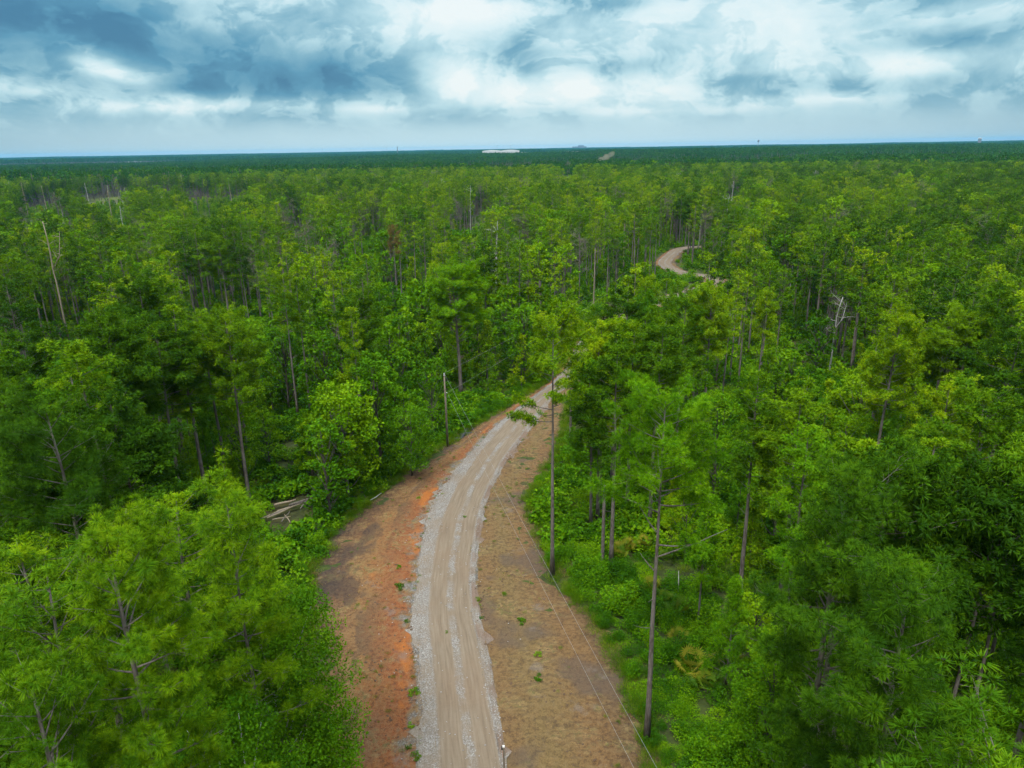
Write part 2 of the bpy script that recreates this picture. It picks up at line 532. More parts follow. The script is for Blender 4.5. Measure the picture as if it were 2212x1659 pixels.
    face = unit(unit(out_) * 0.7 + np.array([0, 0, 0.75]))
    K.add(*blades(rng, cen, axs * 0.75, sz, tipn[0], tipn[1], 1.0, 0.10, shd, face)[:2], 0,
          np.clip(np.repeat(shd, tipn[0] * 3) + np.tile([-.45, -.45, .30], len(shd) * tipn[0]), -.4, 1.3))  # needle bases darkened, tips lightened: shading painted into each tuft's colour
    return T, K


def broad_parts(seed, h=14.0, cr=4.0, n_cl=42, per=170, leaf=0.11, r0=0.16, cb=0.3, limbs=9, flat=0.75, bark_sides=7):
    rng = np.random.default_rng(seed)
    T, K = MB(), MB()
    n = 7; zz = np.linspace(0, 1, n)
    path = np.stack([np.cumsum(rng.normal(0, 0.12, n)) * zz, np.cumsum(rng.normal(0, 0.12, n)) * zz, zz * h * 0.92], 1)
    T.add(*tube(path, r0 * (1 - 0.85 * zz) * (1 + 0.4 * np.exp(-zz * 25)), bark_sides))
    cl = []
    for i in range(n_cl):
        f = (i + rng.uniform()) / n_cl
        an = i * 2.399 + rng.normal(0, 0.4)
        prof = math.sqrt(max(0.05, 1 - ((f - 0.40) / 0.66) ** 2))
        rr = cr * prof * rng.uniform(0.45, 1.0)
        z = h * (cb + (1 - cb) * f)
        c = np.array([rr * math.cos(an), rr * math.sin(an), z])
        cl.append(c)
        if i % max(1, n_cl // (limbs * 2)) == 0:
            b0 = interp_path(path, np.array([max(0.1, z / h * 0.92 - 0.18)]))[0]
            mid = b0 * 0.45 + c * 0.55 - np.array([0, 0, 0.12 * rr]) + rng.normal(0, 0.15, 3)
            T.add(*tube(np.array([b0, mid, c]), np.array([1, .6, .2]) * r0 * 0.38, 4))
    for c in cl:
        m = int(per * rng.uniform(0.6, 1.3))
        rad = cr * rng.uniform(0.20, 0.36)
        p = unit(rng.normal(size=(m, 3))) * (rng.uniform(0.25, 1, (m, 1)) ** 0.5) * rad
        p[:, 2] *= flat
        b = rng.uniform(0, 1)
        K.add(*leaves(rng, c + p, np.full(m, leaf) * rng.uniform(0.7, 1.3, m), 0.6, 0.55 * b + 0.45 * rng.uniform(size=m))[:2], 0,
              np.repeat(np.clip(0.5 * b + 0.5 * rng.uniform(size=m), 0, 1), 4))
    return T, K


def shrub_parts(seed, h=1.6, r=1.3, n=1500, leaf=0.075, clumps=12):
    rng = np.random.default_rng(seed)
    K = MB(); T = MB()
    for i in range(clumps):
        an = rng.uniform(0, 6.28); rr = r * math.sqrt(rng.uniform(0, 1)) * 0.8
        hh = h * (1 - 0.5 * (rr / r) ** 2) * rng.uniform(0.55, 1.0)
        c = np.array([rr * math.cos(an), rr * math.sin(an), hh * 0.62])
        m = n // clumps
        p = unit(rng.normal(size=(m, 3))) * (rng.uniform(0.2, 1, (m, 1)) ** 0.5) * np.array([r * 0.42, r * 0.42, hh * 0.5])
        b = rng.uniform()
        K.add(*leaves(rng, c + p, rng.uniform(0.7, 1.3, m) * leaf, 0.7)[:2], 0, np.repeat(np.clip(0.5 * b + 0.5 * rng.uniform(size=m), 0, 1), 4))
        if i < 5:
            T.add(*tube(np.array([[0, 0, 0], c * 0.5 + rng.normal(0, .05, 3), c]), [0.03, 0.02, 0.01], 4))
    return T, K


def grass_parts(seed, h=0.8, r=0.5, n=70, w=0.025):
    rng = np.random.default_rng(seed)
    K = MB()
    c = np.zeros((n, 3)); c[:, :2] = rng.normal(0, r * 0.45, (n, 2))
    ax = np.tile(np.array([0, 0, 1.6]), (n, 1)) + rng.normal(0, 0.2, (n, 3))
    K.add(*blades(rng, c, ax, np.full(n, h), 2, w, 0.7, 0.05, rng.uniform(size=n))[:2], 0, np.repeat(rng.uniform(size=n), 6))
    return K


def palmetto_parts(seed, r=0.9):
    rng = np.random.default_rng(seed)
    K = MB()
    for i in range(11):
        an = i * 2.4 + rng.normal(0, .3); e = R(rng.uniform(20, 75)); L = r * rng.uniform(0.5, 0.9)
        dv = np.array([math.cos(an) * math.cos(e), math.sin(an) * math.cos(e), math.sin(e)])
        c = dv * L
        K.add(*tube(np.array([[0, 0, 0], c]), [0.015, 0.01], 3), 0, 0.5)
        sd2 = unit(np.cross(dv, [0, 0, 1.0])); u2 = np.cross(sd2, dv)
        k = 13
        th = np.linspace(-1.9, 1.9, k)
        dirs = np.cos(th)[:, None] * dv + np.sin(th)[:, None] * sd2 + u2 * 0.15
        tip = c + dirs * 0.5 * rng.uniform(0.85, 1.1, (k, 1)) - np.array([0, 0, 0.06])
        wd = np.cross(dirs, u2) * 0.035
        mid = c + dirs * 0.22
        v = np.stack([np.tile(c, (k, 1)), mid + wd, tip, mid - wd], 1).reshape(-1, 3)
        q_ = np.arange(k)[:, None] * 4
        t = np.stack([q_ + [0, 1, 2], q_ + [0, 2, 3]], 1).reshape(-1, 3)
        K.add(v, t, 0, rng.uniform())
    return K


def snag_parts(seed, h=16.0, r0=0.17, limbs=10, twig=0, fork=False, z0=0.45, ll=(0.8, 2.6), lean=0.3, top=0.35):
    rng = np.random.default_rng(seed)
    T, K = MB(), MB()
    n = 9; zz = np.linspace(0, 1, n)
    path = np.stack([np.cumsum(rng.normal(0, lean / 3, n)) * zz, np.cumsum(rng.normal(0, lean / 3, n)) * zz, zz * h], 1)
    T.add(*tube(path, r0 * (1 - (1 - top) * zz), 7))
    paths = [path]
    if fork:
        b = interp_path(path, np.array([0.62]))[0]
        e = b + np.array([h * 0.11, 0.3, h * 0.30])
        p = np.array([b, b * .6 + e * .4 + [h * .03, 0, -.2], e]); T.add(*tube(p, [r0 * .5, r0 * .35, r0 * .12], 6)); paths.append(p)
    tw = []
    for i in range(limbs):
        pp = paths[i % len(paths)]
        f = rng.uniform(z0, 0.98) if pp is path else rng.uniform(0.3, 0.98)
        b = interp_path(pp, np.array([f]))[0]
        an = rng.uniform(0, 6.28); L = rng.uniform(*ll); e = R(rng.uniform(5, 55))
        k = 5; s_ = np.linspace(0, 1, k)
        p = b + np.outer(s_ * L, [math.cos(an) * math.cos(e), math.sin(an) * math.cos(e), math.sin(e)]) + np.cumsum(rng.normal(0, 0.05 * L, (k, 3)), 0) * s_[:, None]
        T.add(*tube(p, r0 * 0.28 * (1 - 0.8 * s_), 4))
        for j in range(3):
            b2 = interp_path(p, np.array([rng.uniform(.35, .95)]))[0]
            e2 = b2 + unit(rng.normal(size=3) + [math.cos(an), math.sin(an), .5]) * L * rng.uniform(.2, .45)
            T.add(*tube(np.array([b2, e2]), [r0 * .1, r0 * .04], 3)); tw.append(b2); tw.append(e2)
    if twig and tw:
        tw = np.array(tw)
        c = tw[rng.integers(0, len(tw), twig)] + rng.normal(0, 0.35, (twig, 3))
        K.add(*blades(rng, c, np.tile([0, 0, 0.7], (twig, 1)), np.full(twig, 0.75), 6, 0.035, 1.0)[:2], 0, np.repeat(rng.uniform(size=twig), 18))
    return T, K


# ------------------------------------------------------------------ object helpers
def thing(name, label, cat, loc, rz=0.0, sc=1.0, group=None):
    o = bpy.data.objects.new(name, None); C.objects.link(o)
    o.location = [float(x) for x in loc]; o.rotation_euler = (0, 0, rz)
    o.scale = (sc, sc, sc) if np.isscalar(sc) else sc
    o['label'] = label; o['category'] = cat
    if group:
        o['group'] = group
    return o


def part(name, me, parent=None, label=None):
    o = bpy.data.objects.new(name, me); C.objects.link(o)
    if parent is not None:
        o.parent = parent
    if label:
        o['label'] = label
    return o


def struct(name, me, kind='structure'):
    o = bpy.data.objects.new(name, me); C.objects.link(o); o['kind'] = kind
    return o


def inside(x, y, poly):
    x = np.asarray(x, float); y = np.asarray(y, float)
    r = np.zeros(x.shape, bool)
    n = len(poly)
    for i in range(n):
        x0, y0 = poly[i]; x1, y1 = poly[(i + 1) % n]
        c = (y0 > y) != (y1 > y)
        with np.errstate(divide='ignore', invalid='ignore'):
            r ^= c & (x < (x1 - x0) * (y - y0) / (y1 - y0 + 1e-12) + x0)
    return r


def vnoise(x, y, seed=0):
    """smooth value noise 0..1"""
    x = np.asarray(x, float); y = np.asarray(y, float)
    xi, yi = np.floor(x).astype(np.int64), np.floor(y).astype(np.int64)
    fx, fy = x - xi, y - yi
    fx = fx * fx * (3 - 2 * fx); fy = fy * fy * (3 - 2 * fy)

    def hsh(a, b):
        n = (a * 374761393 + b * 668265263 + seed * 974634777) & 0x7fffffff
        n = ((n ^ (n >> 13)) * 1274126177) & 0x7fffffff
        return ((n ^ (n >> 16)) & 0xffff) / 65535.0
    return (hsh(xi, yi) * (1 - fx) + hsh(xi + 1, yi) * fx) * (1 - fy) + (hsh(xi, yi + 1) * (1 - fx) + hsh(xi + 1, yi + 1) * fx) * fy


def terrain(x, y):
    d_ = np.hypot(x, y)
    k = np.clip((d_ - 600) / 1500, 0, 1)
    return k * (vnoise(x / 900, y / 700, 3) - 0.5) * 12 + k * (vnoise(x / 300, y / 260, 5) - 0.5) * 3


# ------------------------------------------------------------------ haze
HAZE_DENSITY = 0.00005
hz = MB(); hz.add(*box((0, 0, 26.5), (19000, 19000, 73)))
hm, hnt, ho = new_mat('haze_air')
pv = hnt.node('ShaderNodeVolumePrincipled')
pv.inputs['Color'].default_value = (0.14, 0.55, 1.0, 1)
pv.inputs['Density'].default_value = HAZE_DENSITY
pv.inputs['Anisotropy'].default_value = 0.2
hnt.l.new(pv.outputs[0], ho.inputs['Volume'])
struct('haze', hz.mesh('haze', [hm]), 'stuff')

# ------------------------------------------------------------------ ground sheet
gm, nt, go_ = new_mat('forest_floor')
geo = nt.node('ShaderNodeNewGeometry'); P_ = geo.outputs['Position']
g1 = nt.noise(P_, 0.05, 4, 0.55); g2 = nt.noise(P_, 0.9, 5, 0.62); g3 = nt.noise(P_, 0.012, 3, 0.5)
c1 = nt.ramp(g2, [(0.25, (0.014, 0.017, 0.004)), (0.48, (0.030, 0.047, 0.005)), (0.72, (0.060, 0.085, 0.007))])
c2 = nt.ramp(g2, [(0.3, (0.030, 0.022, 0.009)), (0.7, (0.068, 0.051, 0.017))])
c3 = nt.mix(nt.step(g1, 0.48, 0.66), c1, c2)
c3 = nt.mix(nt.step(g3, 0.52, 0.62), c3, nt.ramp(g2, [(0.2, (0.043, 0.072, 0.005)), (0.8, (0.102, 0.136, 0.009))]))
pb = nt.node('ShaderNodeBsdfPrincipled'); nt.put(pb.inputs['Base Color'], c3); pb.inputs['Roughness'].default_value = 1.0
bp = nt.node('ShaderNodeBump'); bp.inputs['Distance'].default_value = 0.15; nt.put(bp.inputs['Height'], g2)
nt.l.new(bp.outputs[0], pb.inputs['Normal']); nt.l.new(pb.outputs[0], go_.inputs[0])
rad = np.concatenate([[0.0], np.geomspace(6, 9300, 110)]); ang = np.linspace(0, 2 * np.pi, 128, endpoint=False)
gx = rad[:, None] * np.sin(ang); gy = rad[:, None] * np.cos(ang)
gz = terrain(gx, gy)
V = np.stack([gx, gy, gz], -1).reshape(-1, 3)
i_ = np.arange(len(rad) - 1)[:, None] * 128; j_ = np.arange(128)[None, :]; jn_ = (j_ + 1) % 128
T_ = np.stack([np.stack([i_ + j_, i_ + 128 + j_, i_ + 128 + jn_], -1), np.stack([i_ + j_, i_ + 128 + jn_, i_ + jn_], -1)], 2).reshape(-1, 3)
g = MB(); g.add(V, T_[:, ::-1])
struct('ground', g.mesh('ground', [gm], True))

# ------------------------------------------------------------------ clearing and road
K = 1 / 0.72          # the table below is in original photo pixels
ROWS = [  # y, then x of: clearing left, gravel left, tracks left, tracks right, gravel right, clearing right
    (2304, 815, 1246, 1319, 1499, 1524, 1950), (2065, 880, 1246, 1308, 1459, 1489, 1893), (1865, 925, 1229, 1288, 1418, 1448, 1790),
    (1732, 930, 1247, 1297, 1409, 1436, 1676), (1599, 1002, 1269, 1319, 1422, 1446, 1622), (1499, 1118, 1309, 1356, 1449, 1469, 1592),
    (1400, 1240, 1376, 1416, 1496, 1516, 1648), (1333, 1345, 1436, 1464, 1544, 1565, 1680), (1267, 1442, 1502, 1524, 1592, 1615, 1697),
    (1200, 1556, 1589, 1604, 1645, 1660, 1712), (1146, 1640, 1662, 1672, 1712, 1728, 1760), (1097, 1684, 1702, 1710, 1745, 1756, 1786)]
rows = []
for r_ in ROWS:
    rows.append([at(x * 0.72, r_[0] * 0.72)[:2] for x in r_[1:]])
rows = np.array(rows)                                       # n x 6 x 2
first = rows[0]; dirn = rows[0] - rows[1]
dirm = dirn.mean(0); dirm /= np.linalg.norm(dirm)
back = [first + dirm * s_ for s_ in (50, 36, 22, 10)]
far_c = [(1765, 1040), (1800, 985), (1880, 940), (2000, 900), (2110, 865), (2150, 843), (2110, 829), (2050, 822), (2006, 804), (1995, 787), (2016, 765), (2034, 752), (2064, 745), (2115, 742), (2190, 742)]
fc = np.array([at(x * .72, y * .72)[:2] for x, y in far_c])
full = np.vstack([rows[-1].mean(0)[None], fc])
tang = np.gradient(full, axis=0); tang /= np.linalg.norm(tang, axis=1)[:, None]
nrm_ = np.stack([tang[:, 1], -tang[:, 0]], 1)[1:]
far_rows = fc[:, None, :] + nrm_[:, None, :] * np.array([-3.6, -2.3, -1.7, 1.7, 2.3, 3.6])[None, :, None]
allr = np.concatenate([np.array(back), rows, far_rows])


def catmull(P, per):
    out_ = []
    n = len(P)
    for i in range(n - 1):
        p0, p1, p2, p3 = P[max(i - 1, 0)], P[i], P[i + 1], P[min(i + 2, n - 1)]
        L = np.linalg.norm(p2.mean(0) - p1.mean(0))
        m = max(2, int(L / per))
        for t in np.arange(m) / m:
            out_.append(0.5 * ((2 * p1) + (-p0 + p2) * t + (2 * p0 - 5 * p1 + 4 * p2 - p3) * t * t + (-p0 + 3 * p1 - 3 * p2 + p3) * t ** 3))
    out_.append(P[-1])
    return np.array(out_)


strip = catmull(allr, 0.5)
SN = len(strip)
slen = np.concatenate([[0], np.cumsum(np.linalg.norm(np.diff(strip.mean(1), axis=0), axis=1))])


def column(t):
    """strip edge curves at cross coordinate t (0..5), array over the length"""
    i = min(int(t), 4); k = t - i
    return strip[:, i] * (1 - k) + strip[:, i + 1] * k


CLEAR = np.vstack([column(0.0), column(5.0)[::-1]])[::3]
CLEAR_WIDE = np.vstack([column(0.0) + unit(column(0.0) - column(2.5)) * 1.6, (column(5.0) + unit(column(5.0) - column(2.5)) * 1.6)[::-1]])[::5]


def ground_z(t, s_):
    """height of the made ground across the strip"""
    z = np.interp(t, [0, 0.15, 0.9, 1.3, 2.0, 2.15, 2.42, 2.52, 2.62, 2.88, 3.0, 3.5, 4.1, 4.9, 5],
                  [0.004, 0.05, 0.18, 0.26, 0.27, 0.215, 0.225, 0.275, 0.22, 0.21, 0.27, 0.25, 0.16, 0.05, 0.004])
    edge = np.clip(np.minimum(t, 5 - t) / 0.2, 0, 1)
    z = z + edge * ((vnoise(t * 3, s_ * 0.45, 11) - 0.5) * 0.18 + (vnoise(t * 14, s_ * 1.8, 12) - 0.5) * 0.12 * np.where((t > 2) & (t < 3), 0.35, 1.0))
    # ploughed muddy bank on the right of the bend
    bank = np.exp(-((s_ - S_BANK) / 13.0) ** 2) * np.clip((t - 3.6) * 2.0, 0, 1) * edge
    z = z + bank * 1.3 * (np.sin(s_ * 4.4 + t * 6 + vnoise(t * 4, s_ * .6, 4) * 5) * 0.09 + (vnoise(t * 9, s_ * 2.5, 8) - 0.5) * 0.3)
    return z


mid_y = at(1180 * 1.0, 1000)[:2]
S_BANK = slen[np.argmin(np.linalg.norm(column(4.0) - at(1150, 985)[:2], axis=1))]


def strip_mesh(name, t0, t1, nt_, mat, lift=0.0, ragged=0.0, i0=0, i1=None):
    ts = np.linspace(t0, t1, nt_)
    sl = slice(i0, i1)
    n = len(strip[sl])
    cols = []
    for k, t in enumerate(ts):
        tt = np.full(n, t)
        if ragged:
            for sgn, dist in ((-1, t - t0), (1, t1 - t)):
                w = max(0.0, 1 - dist / 0.45)
                if w > 0:
                    o_ = (vnoise(slen[sl] * 0.33, np.full(n, 2.0 + sgn), 24) - 0.5) + (vnoise(slen[sl] * 1.1, np.full(n, 7.0 * sgn), 21) - 0.5) * 0.8 + (vnoise(slen[sl] * 3.1, np.full(n, 3.0 * sgn), 22) - 0.5) * .35
                    tt = tt + o_ * ragged * w
        ii = np.clip(tt.astype(int), 0, 4); kk = (tt - ii)[:, None]
        base = strip[sl]
        xy = base[np.arange(n), ii] * (1 - kk) + base[np.arange(n), ii + 1] * kk
        z = ground_z(tt, slen[sl]) + lift
        cols.append(np.column_stack([xy, z, tt]))
    A = np.stack(cols, 1)
    V = A[..., :3].reshape(-1, 3)
    i = np.arange(n - 1)[:, None] * nt_; j = np.arange(nt_ - 1)[None, :]
    T = np.stack([np.stack([i + j, i + j + 1, i + nt_ + j + 1], -1), np.stack([i + j, i + nt_ + j + 1, i + nt_ + j], -1)], 2).reshape(-1, 3)
    mb = MB(); mb.add(V, T, 0, A[..., 3].ravel())
    me = mb.mesh(name, [mat], True)
    uv = me.attributes.new('along', 'FLOAT', 'POINT'); uv.data.foreach_set('value', np.repeat(slen[sl], nt_).astype(np.float32))
    return me


vm_, nt, vo = new_mat('cleared_earth')
geo = nt.node('ShaderNodeNewGeometry'); P_ = geo.outputs['Position']
tv = nt.node('ShaderNodeAttribute', attribute_name='tv').outputs['Fac']
al = nt.node('ShaderNodeAttribute', attribute_name='along').outputs['Fac']
st = nt.comb(nt.m('MULTIPLY', tv, 3.0), nt.m('MULTIPLY', al, 0.22), 0.0)       # streaks run along the road
str_ = nt.noise(st, 2.2, 6, 0.62)
blot = nt.noise(P_, 0.30, 6, 0.68); fine = nt.noise(P_, 3.2, 6, 0.70); grit = nt.noise(P_, 14.0, 3, 0.7)
tj = nt.m('ADD', tv, nt.m('MULTIPLY', nt.m('SUBTRACT', blot, 0.5), 0.75))
tj = nt.m('ADD', tj, nt.m('MULTIPLY', nt.m('SUBTRACT', str_, 0.5), 0.5))
zone = nt.ramp(nt.m('DIVIDE', tj, 5.0), [(0.02, (0.050, 0.025, 0.012)), (0.06, (0.117, 0.053, 0.018)), (0.10, (0.174, 0.087, 0.026)), (0.135, (0.192, 0.070, 0.015)),
                                       (0.17, (0.199, 0.053, 0.008)), (0.20, (0.133, 0.070, 0.021)), (0.235, (0.174, 0.116, 0.065)), (0.70, (0.165, 0.124, 0.064)),
                                       (0.80, (0.135, 0.073, 0.023)), (0.86, (0.130, 0.084, 0.025)), (0.93, (0.142, 0.073, 0.022)), (0.99, (0.079, 0.043, 0.014))])
zone = nt.mix(nt.m('MULTIPLY', nt.step(fine, 0.44, 0.60), 0.75), zone, nt.mix(0.5, zone, (0.171, 0.121, 0.060)))
zone = nt.mix(nt.m('MULTIPLY', nt.step(fine, 0.50, 0.38), 0.85), zone, nt.mix(0.62, zone, (0.035, 0.023, 0.015)))
# grey-black damp soil streaks near the left edge, weeds film, clay stains
patch_n = nt.noise(nt.comb(nt.m('MULTIPLY', tv, 2.2), nt.m('MULTIPLY', al, 0.11), 3.0), 1.0, 4, 0.6)
dk = nt.m('MULTIPLY', nt.step(patch_n, 0.50, 0.58), nt.step(tv, 1.0, 0.3))
rt_n = nt.m('MULTIPLY', nt.step(patch_n, 0.47, 0.40), nt.step(nt.m('ABSOLUTE', nt.m('SUBTRACT', tv, 0.78)), 0.34, 0.10))
zone = nt.mix(nt.m('MULTIPLY', rt_n, 0.85), zone, (0.30, 0.095, 0.012))
straw = nt.m('MULTIPLY', nt.step(nt.noise(P_, 0.30, 6, 0.72), 0.50, 0.60), nt.step(nt.noise(P_, 2.0, 4, 0.7), 0.42, 0.58))
zone = nt.mix(nt.m('MULTIPLY', straw, 0.65), zone, (0.23, 0.155, 0.065))
arc = nt.node('ShaderNodeTexWave', wave_type='RINGS', bands_direction='Z')
nt.put(arc.inputs['Vector'], nt.vm('SUBTRACT', P_, (30.0, 20.0, 0.0))); arc.inputs['Scale'].default_value = 0.45; arc.inputs['Distortion'].default_value = 12.0
arc.inputs['Detail'].default_value = 3.0; arc.inputs['Detail Scale'].default_value = 1.2
ruts = nt.m('MULTIPLY', nt.step(arc.outputs['Fac'], 0.30, 0.10), nt.m('MULTIPLY', nt.step(tv, 3.9, 4.15), nt.step(blot, 0.42, 0.56)))
zone = nt.mix(nt.m('MULTIPLY', ruts, 0.34), zone, (0.045, 0.028, 0.016))
wet = nt.m('MULTIPLY', nt.step(tv, 3.7, 4.2), nt.step(nt.noise(P_, 0.13, 3, 0.5), 0.54, 0.62))
zone = nt.mix(nt.m('MULTIPLY', wet, 0.6), zone, (0.070, 0.050, 0.038))
zone = nt.mix(nt.m('MULTIPLY', dk, 0.6), zone, (0.025, 0.019, 0.018))
gr = nt.m('MULTIPLY', nt.step(blot, 0.52, 0.64), nt.step(fine, 0.46, 0.58))
zone = nt.mix(nt.m('MULTIPLY', gr, 0.55), zone, (0.042, 0.055, 0.007))
pale = nt.noise(nt.vm('ADD', P_, (40, 3, 0)), 0.35, 5, 0.65)
zone = nt.mix(nt.m('MULTIPLY', nt.step(pale, 0.60, 0.70), 0.5), zone, (0.136, 0.116, 0.101))
# gravel spilled on both shoulders
spill = nt.m('MAXIMUM', nt.m('MULTIPLY', nt.step(tj, 0.86, 1.08), nt.step(tv, 2.2, 2.0)), nt.m('MULTIPLY', nt.step(tj, 3.95, 3.7), nt.step(tv, 2.9, 3.0)))
stones = nt.ramp(nt.noise(P_, 9.0, 2, 0.8), [(0.30, (0.045, 0.040, 0.035)), (0.45, (0.101, 0.094, 0.086)), (0.60, (0.171, 0.166, 0.161)), (0.72, (0.252, 0.252, 0.252))])
sg = nt.m('MULTIPLY', spill, nt.step(nt.noise(P_, 1.1, 5, 0.7), 0.40, 0.56))
zone = nt.mix(sg, zone, stones)
zone = nt.mix(0.65, zone, nt.mix(1.0, zone, nt.ramp(grit, [(0.3, 0.55), (0.7, 1.35)]), 'MULTIPLY'))
pb = nt.node('ShaderNodeBsdfPrincipled'); nt.put(pb.inputs['Base Color'], zone); pb.inputs['Roughness'].default_value = 0.95
bp = nt.node('ShaderNodeBump'); bp.inputs['Strength'].default_value = 0.8; bp.inputs['Distance'].default_value = 0.10
nt.put(bp.inputs['Height'], nt.m('ADD', fine, nt.m('MULTIPLY', grit, 0.3))); nt.l.new(bp.outputs[0], pb.inputs['Normal'])
nt.l.new(pb.outputs[0], vo.inputs[0])
struct('cleared_verge', strip_mesh('cleared_verge', 0.0, 5.0, 96, vm_, 0.0, 0.30))

rm, nt, ro = new_mat('road_dirt_gravel')
geo = nt.node('ShaderNodeNewGeometry'); P_ = geo.outputs['Position']
tv = nt.node('ShaderNodeAttribute', attribute_name='tv').outputs['Fac']
al = nt.node('ShaderNodeAttribute', attribute_name='along').outputs['Fac']
tv = nt.m('ADD', tv, nt.m('MULTIPLY', nt.m('SUBTRACT', nt.noise(P_, 0.09, 3, 0.6), 0.5), 0.22))
st = nt.comb(nt.m('MULTIPLY', tv, 12.0), nt.m('MULTIPLY', al, 0.16), 0.0)
str_ = nt.noise(st, 1.6, 5, 0.6); wide = nt.noise(P_, 0.16, 4, 0.55); fine = nt.noise(P_, 4.0, 5, 0.65)
stn = nt.noise(P_, 10.0, 2, 0.8)
dirt = nt.ramp(str_, [(0.25, (0.124, 0.090, 0.059)), (0.5, (0.174, 0.134, 0.093)), (0.75, (0.223, 0.183, 0.137))])
dirt = nt.mix(nt.m('MULTIPLY', nt.step(wide, 0.45, 0.65), 0.6), dirt, nt.mix(0.5, dirt, (0.186, 0.124, 0.077)))
dirt = nt.mix(nt.m('MULTIPLY', fine, 0.35), dirt, nt.mix(1.0, dirt, (0.435, 0.435, 0.435), 'MULTIPLY'))
stones = nt.ramp(stn, [(0.30, (0.062, 0.053, 0.047)), (0.45, (0.143, 0.128, 0.115)), (0.58, (0.230, 0.221, 0.208)), (0.70, (0.348, 0.348, 0.342))])
tw = nt.m('ADD', tv, nt.m('MULTIPLY', nt.m('SUBTRACT', wide, 0.5), 0.20))
tw = nt.m('ADD', tw, nt.m('MULTIPLY', nt.m('SUBTRACT', fine, 0.5), 0.16))
cen_ = nt.step(nt.m('ABSOLUTE', nt.m('SUBTRACT', tw, 2.52)), 0.11, 0.05)
shoulder = nt.m('MAXIMUM', nt.step(tw, 2.06, 1.90), nt.step(tw, 2.94, 3.10))
gmask = nt.m('MAXIMUM', nt.m('MULTIPLY', cen_, nt.step(nt.noise(P_, 0.5, 4, 0.6), 0.36, 0.55)), shoulder)
loose = nt.step(nt.noise(P_, 0.33, 5, 0.7), 0.38, 0.60)
gmask = nt.m('MULTIPLY', gmask, nt.m('MULTIPLY', nt.m('ADD', 0.35, nt.m('MULTIPLY', loose, 0.65)), nt.m('ADD', 0.5, nt.m('MULTIPLY', nt.step(stn, 0.35, 0.5), 0.5))))
col = nt.mix(gmask, dirt, stones)
mud = nt.m('MULTIPLY', nt.step(tw, 3.05, 3.3), nt.step(nt.noise(P_, 0.25, 3, 0.5), 0.42, 0.55))
col = nt.mix(nt.m('MULTIPLY', mud, 0.8), col, (0.137, 0.087, 0.059))
pb = nt.node('ShaderNodeBsdfPrincipled'); nt.put(pb.inputs['Base Color'], col); pb.inputs['Roughness'].default_value = 0.95
bp = nt.node('ShaderNodeBump'); bp.inputs['Strength'].default_value = 0.6; bp.inputs['Distance'].default_value = 0.05
nt.put(bp.inputs['Height'], nt.m('ADD', nt.m('MULTIPLY', stn, gmask), nt.m('MULTIPLY', fine, 0.3))); nt.l.new(bp.outputs[0], pb.inputs['Normal'])
nt.l.new(pb.outputs[0], ro.inputs[0])
struct('gravel_road', strip_mesh('gravel_road', 1.12, 3.85, 60, rm, 0.012, 0.35))

# ------------------------------------------------------------------ keep-clear rules: which trees may stand in front of what
CLEARING = [(665, 1255), (690, 1200), (720, 1150), (800, 1085), (870, 1035), (900, 1000), (970, 960), (1030, 920), (1072, 895), (1145, 858), (1195, 822),
            (1235, 785), (1262, 775), (1262, 800), (1240, 840), (1205, 900), (1195, 960), (1190, 1060), (1150, 1110), (1185, 1220), (1250, 1330),
            (1320, 1440), (1390, 1590), (1400, 1800), (640, 1800), (700, 1620), (800, 1560), (812, 1500), (790, 1430), (740, 1370), (672, 1330)]
PROTECT = [(CLEARING, 1e9),
           ([(1412, 545), (1462, 540), (1500, 580), (1550, 592), (1548, 606), (1430, 606)], 1e9),
           ([(1185, 1225), (1150, 1110), (1190, 1000), (1215, 960), (1330, 1000), (1390, 1130), (1490, 1230), (1500, 1480), (1640, 1560), (1680, 1800), (1400, 1800)], 1e9),
           ([(590, 1080), (690, 1075), (672, 1150), (600, 1150)], 1e9),
           ]


def rect(x0, y0, x1, y1, D):
    PROTECT.append(([(x0, y0), (x1, y0), (x1, y1), (x0, y1)], D))


def shadowed(x, y, h, r, cb=0.5, zlo=None):
    """True where a tree at (x, y) would stand in front of something that the photo shows in the clear"""
    x = np.asarray(x, float); y = np.asarray(y, float); h = np.asarray(h, float)
    D = np.hypot(x, y)
    bad = np.zeros(x.shape, bool)
    for fz, fr in ((0.0, 0), (0.25, 0), (cb, 0.0), (cb, 0.75), (cb, -0.75), ((1 + cb) / 2, 0.85), ((1 + cb) / 2, -0.85), ((1 + cb) / 2, 0), (0.97, 0), (0.92, 0.5), (0.92, -0.5)):
        p = np.stack([x + fr * r, y, h * fz], -1)
        u, v = proj(p)
        for poly, dm in PROTECT:
            bad |= inside(u, v, poly) & (D < dm - 2)
    return bad


# ------------------------------------------------------------------ plant variants (mesh data shared by every copy)
def mk(name, T, K, bark_m, crown_m, shape=''):
    return dict(name=name, trunk=T.mesh(name + '_trunk', [bark_m], True) if T.n else None,
                crown=K.mesh(name + '_crown', [crown_m]) if K is not None and K.n else None, shape=shape, tk=(T, K, bark_m, crown_m))


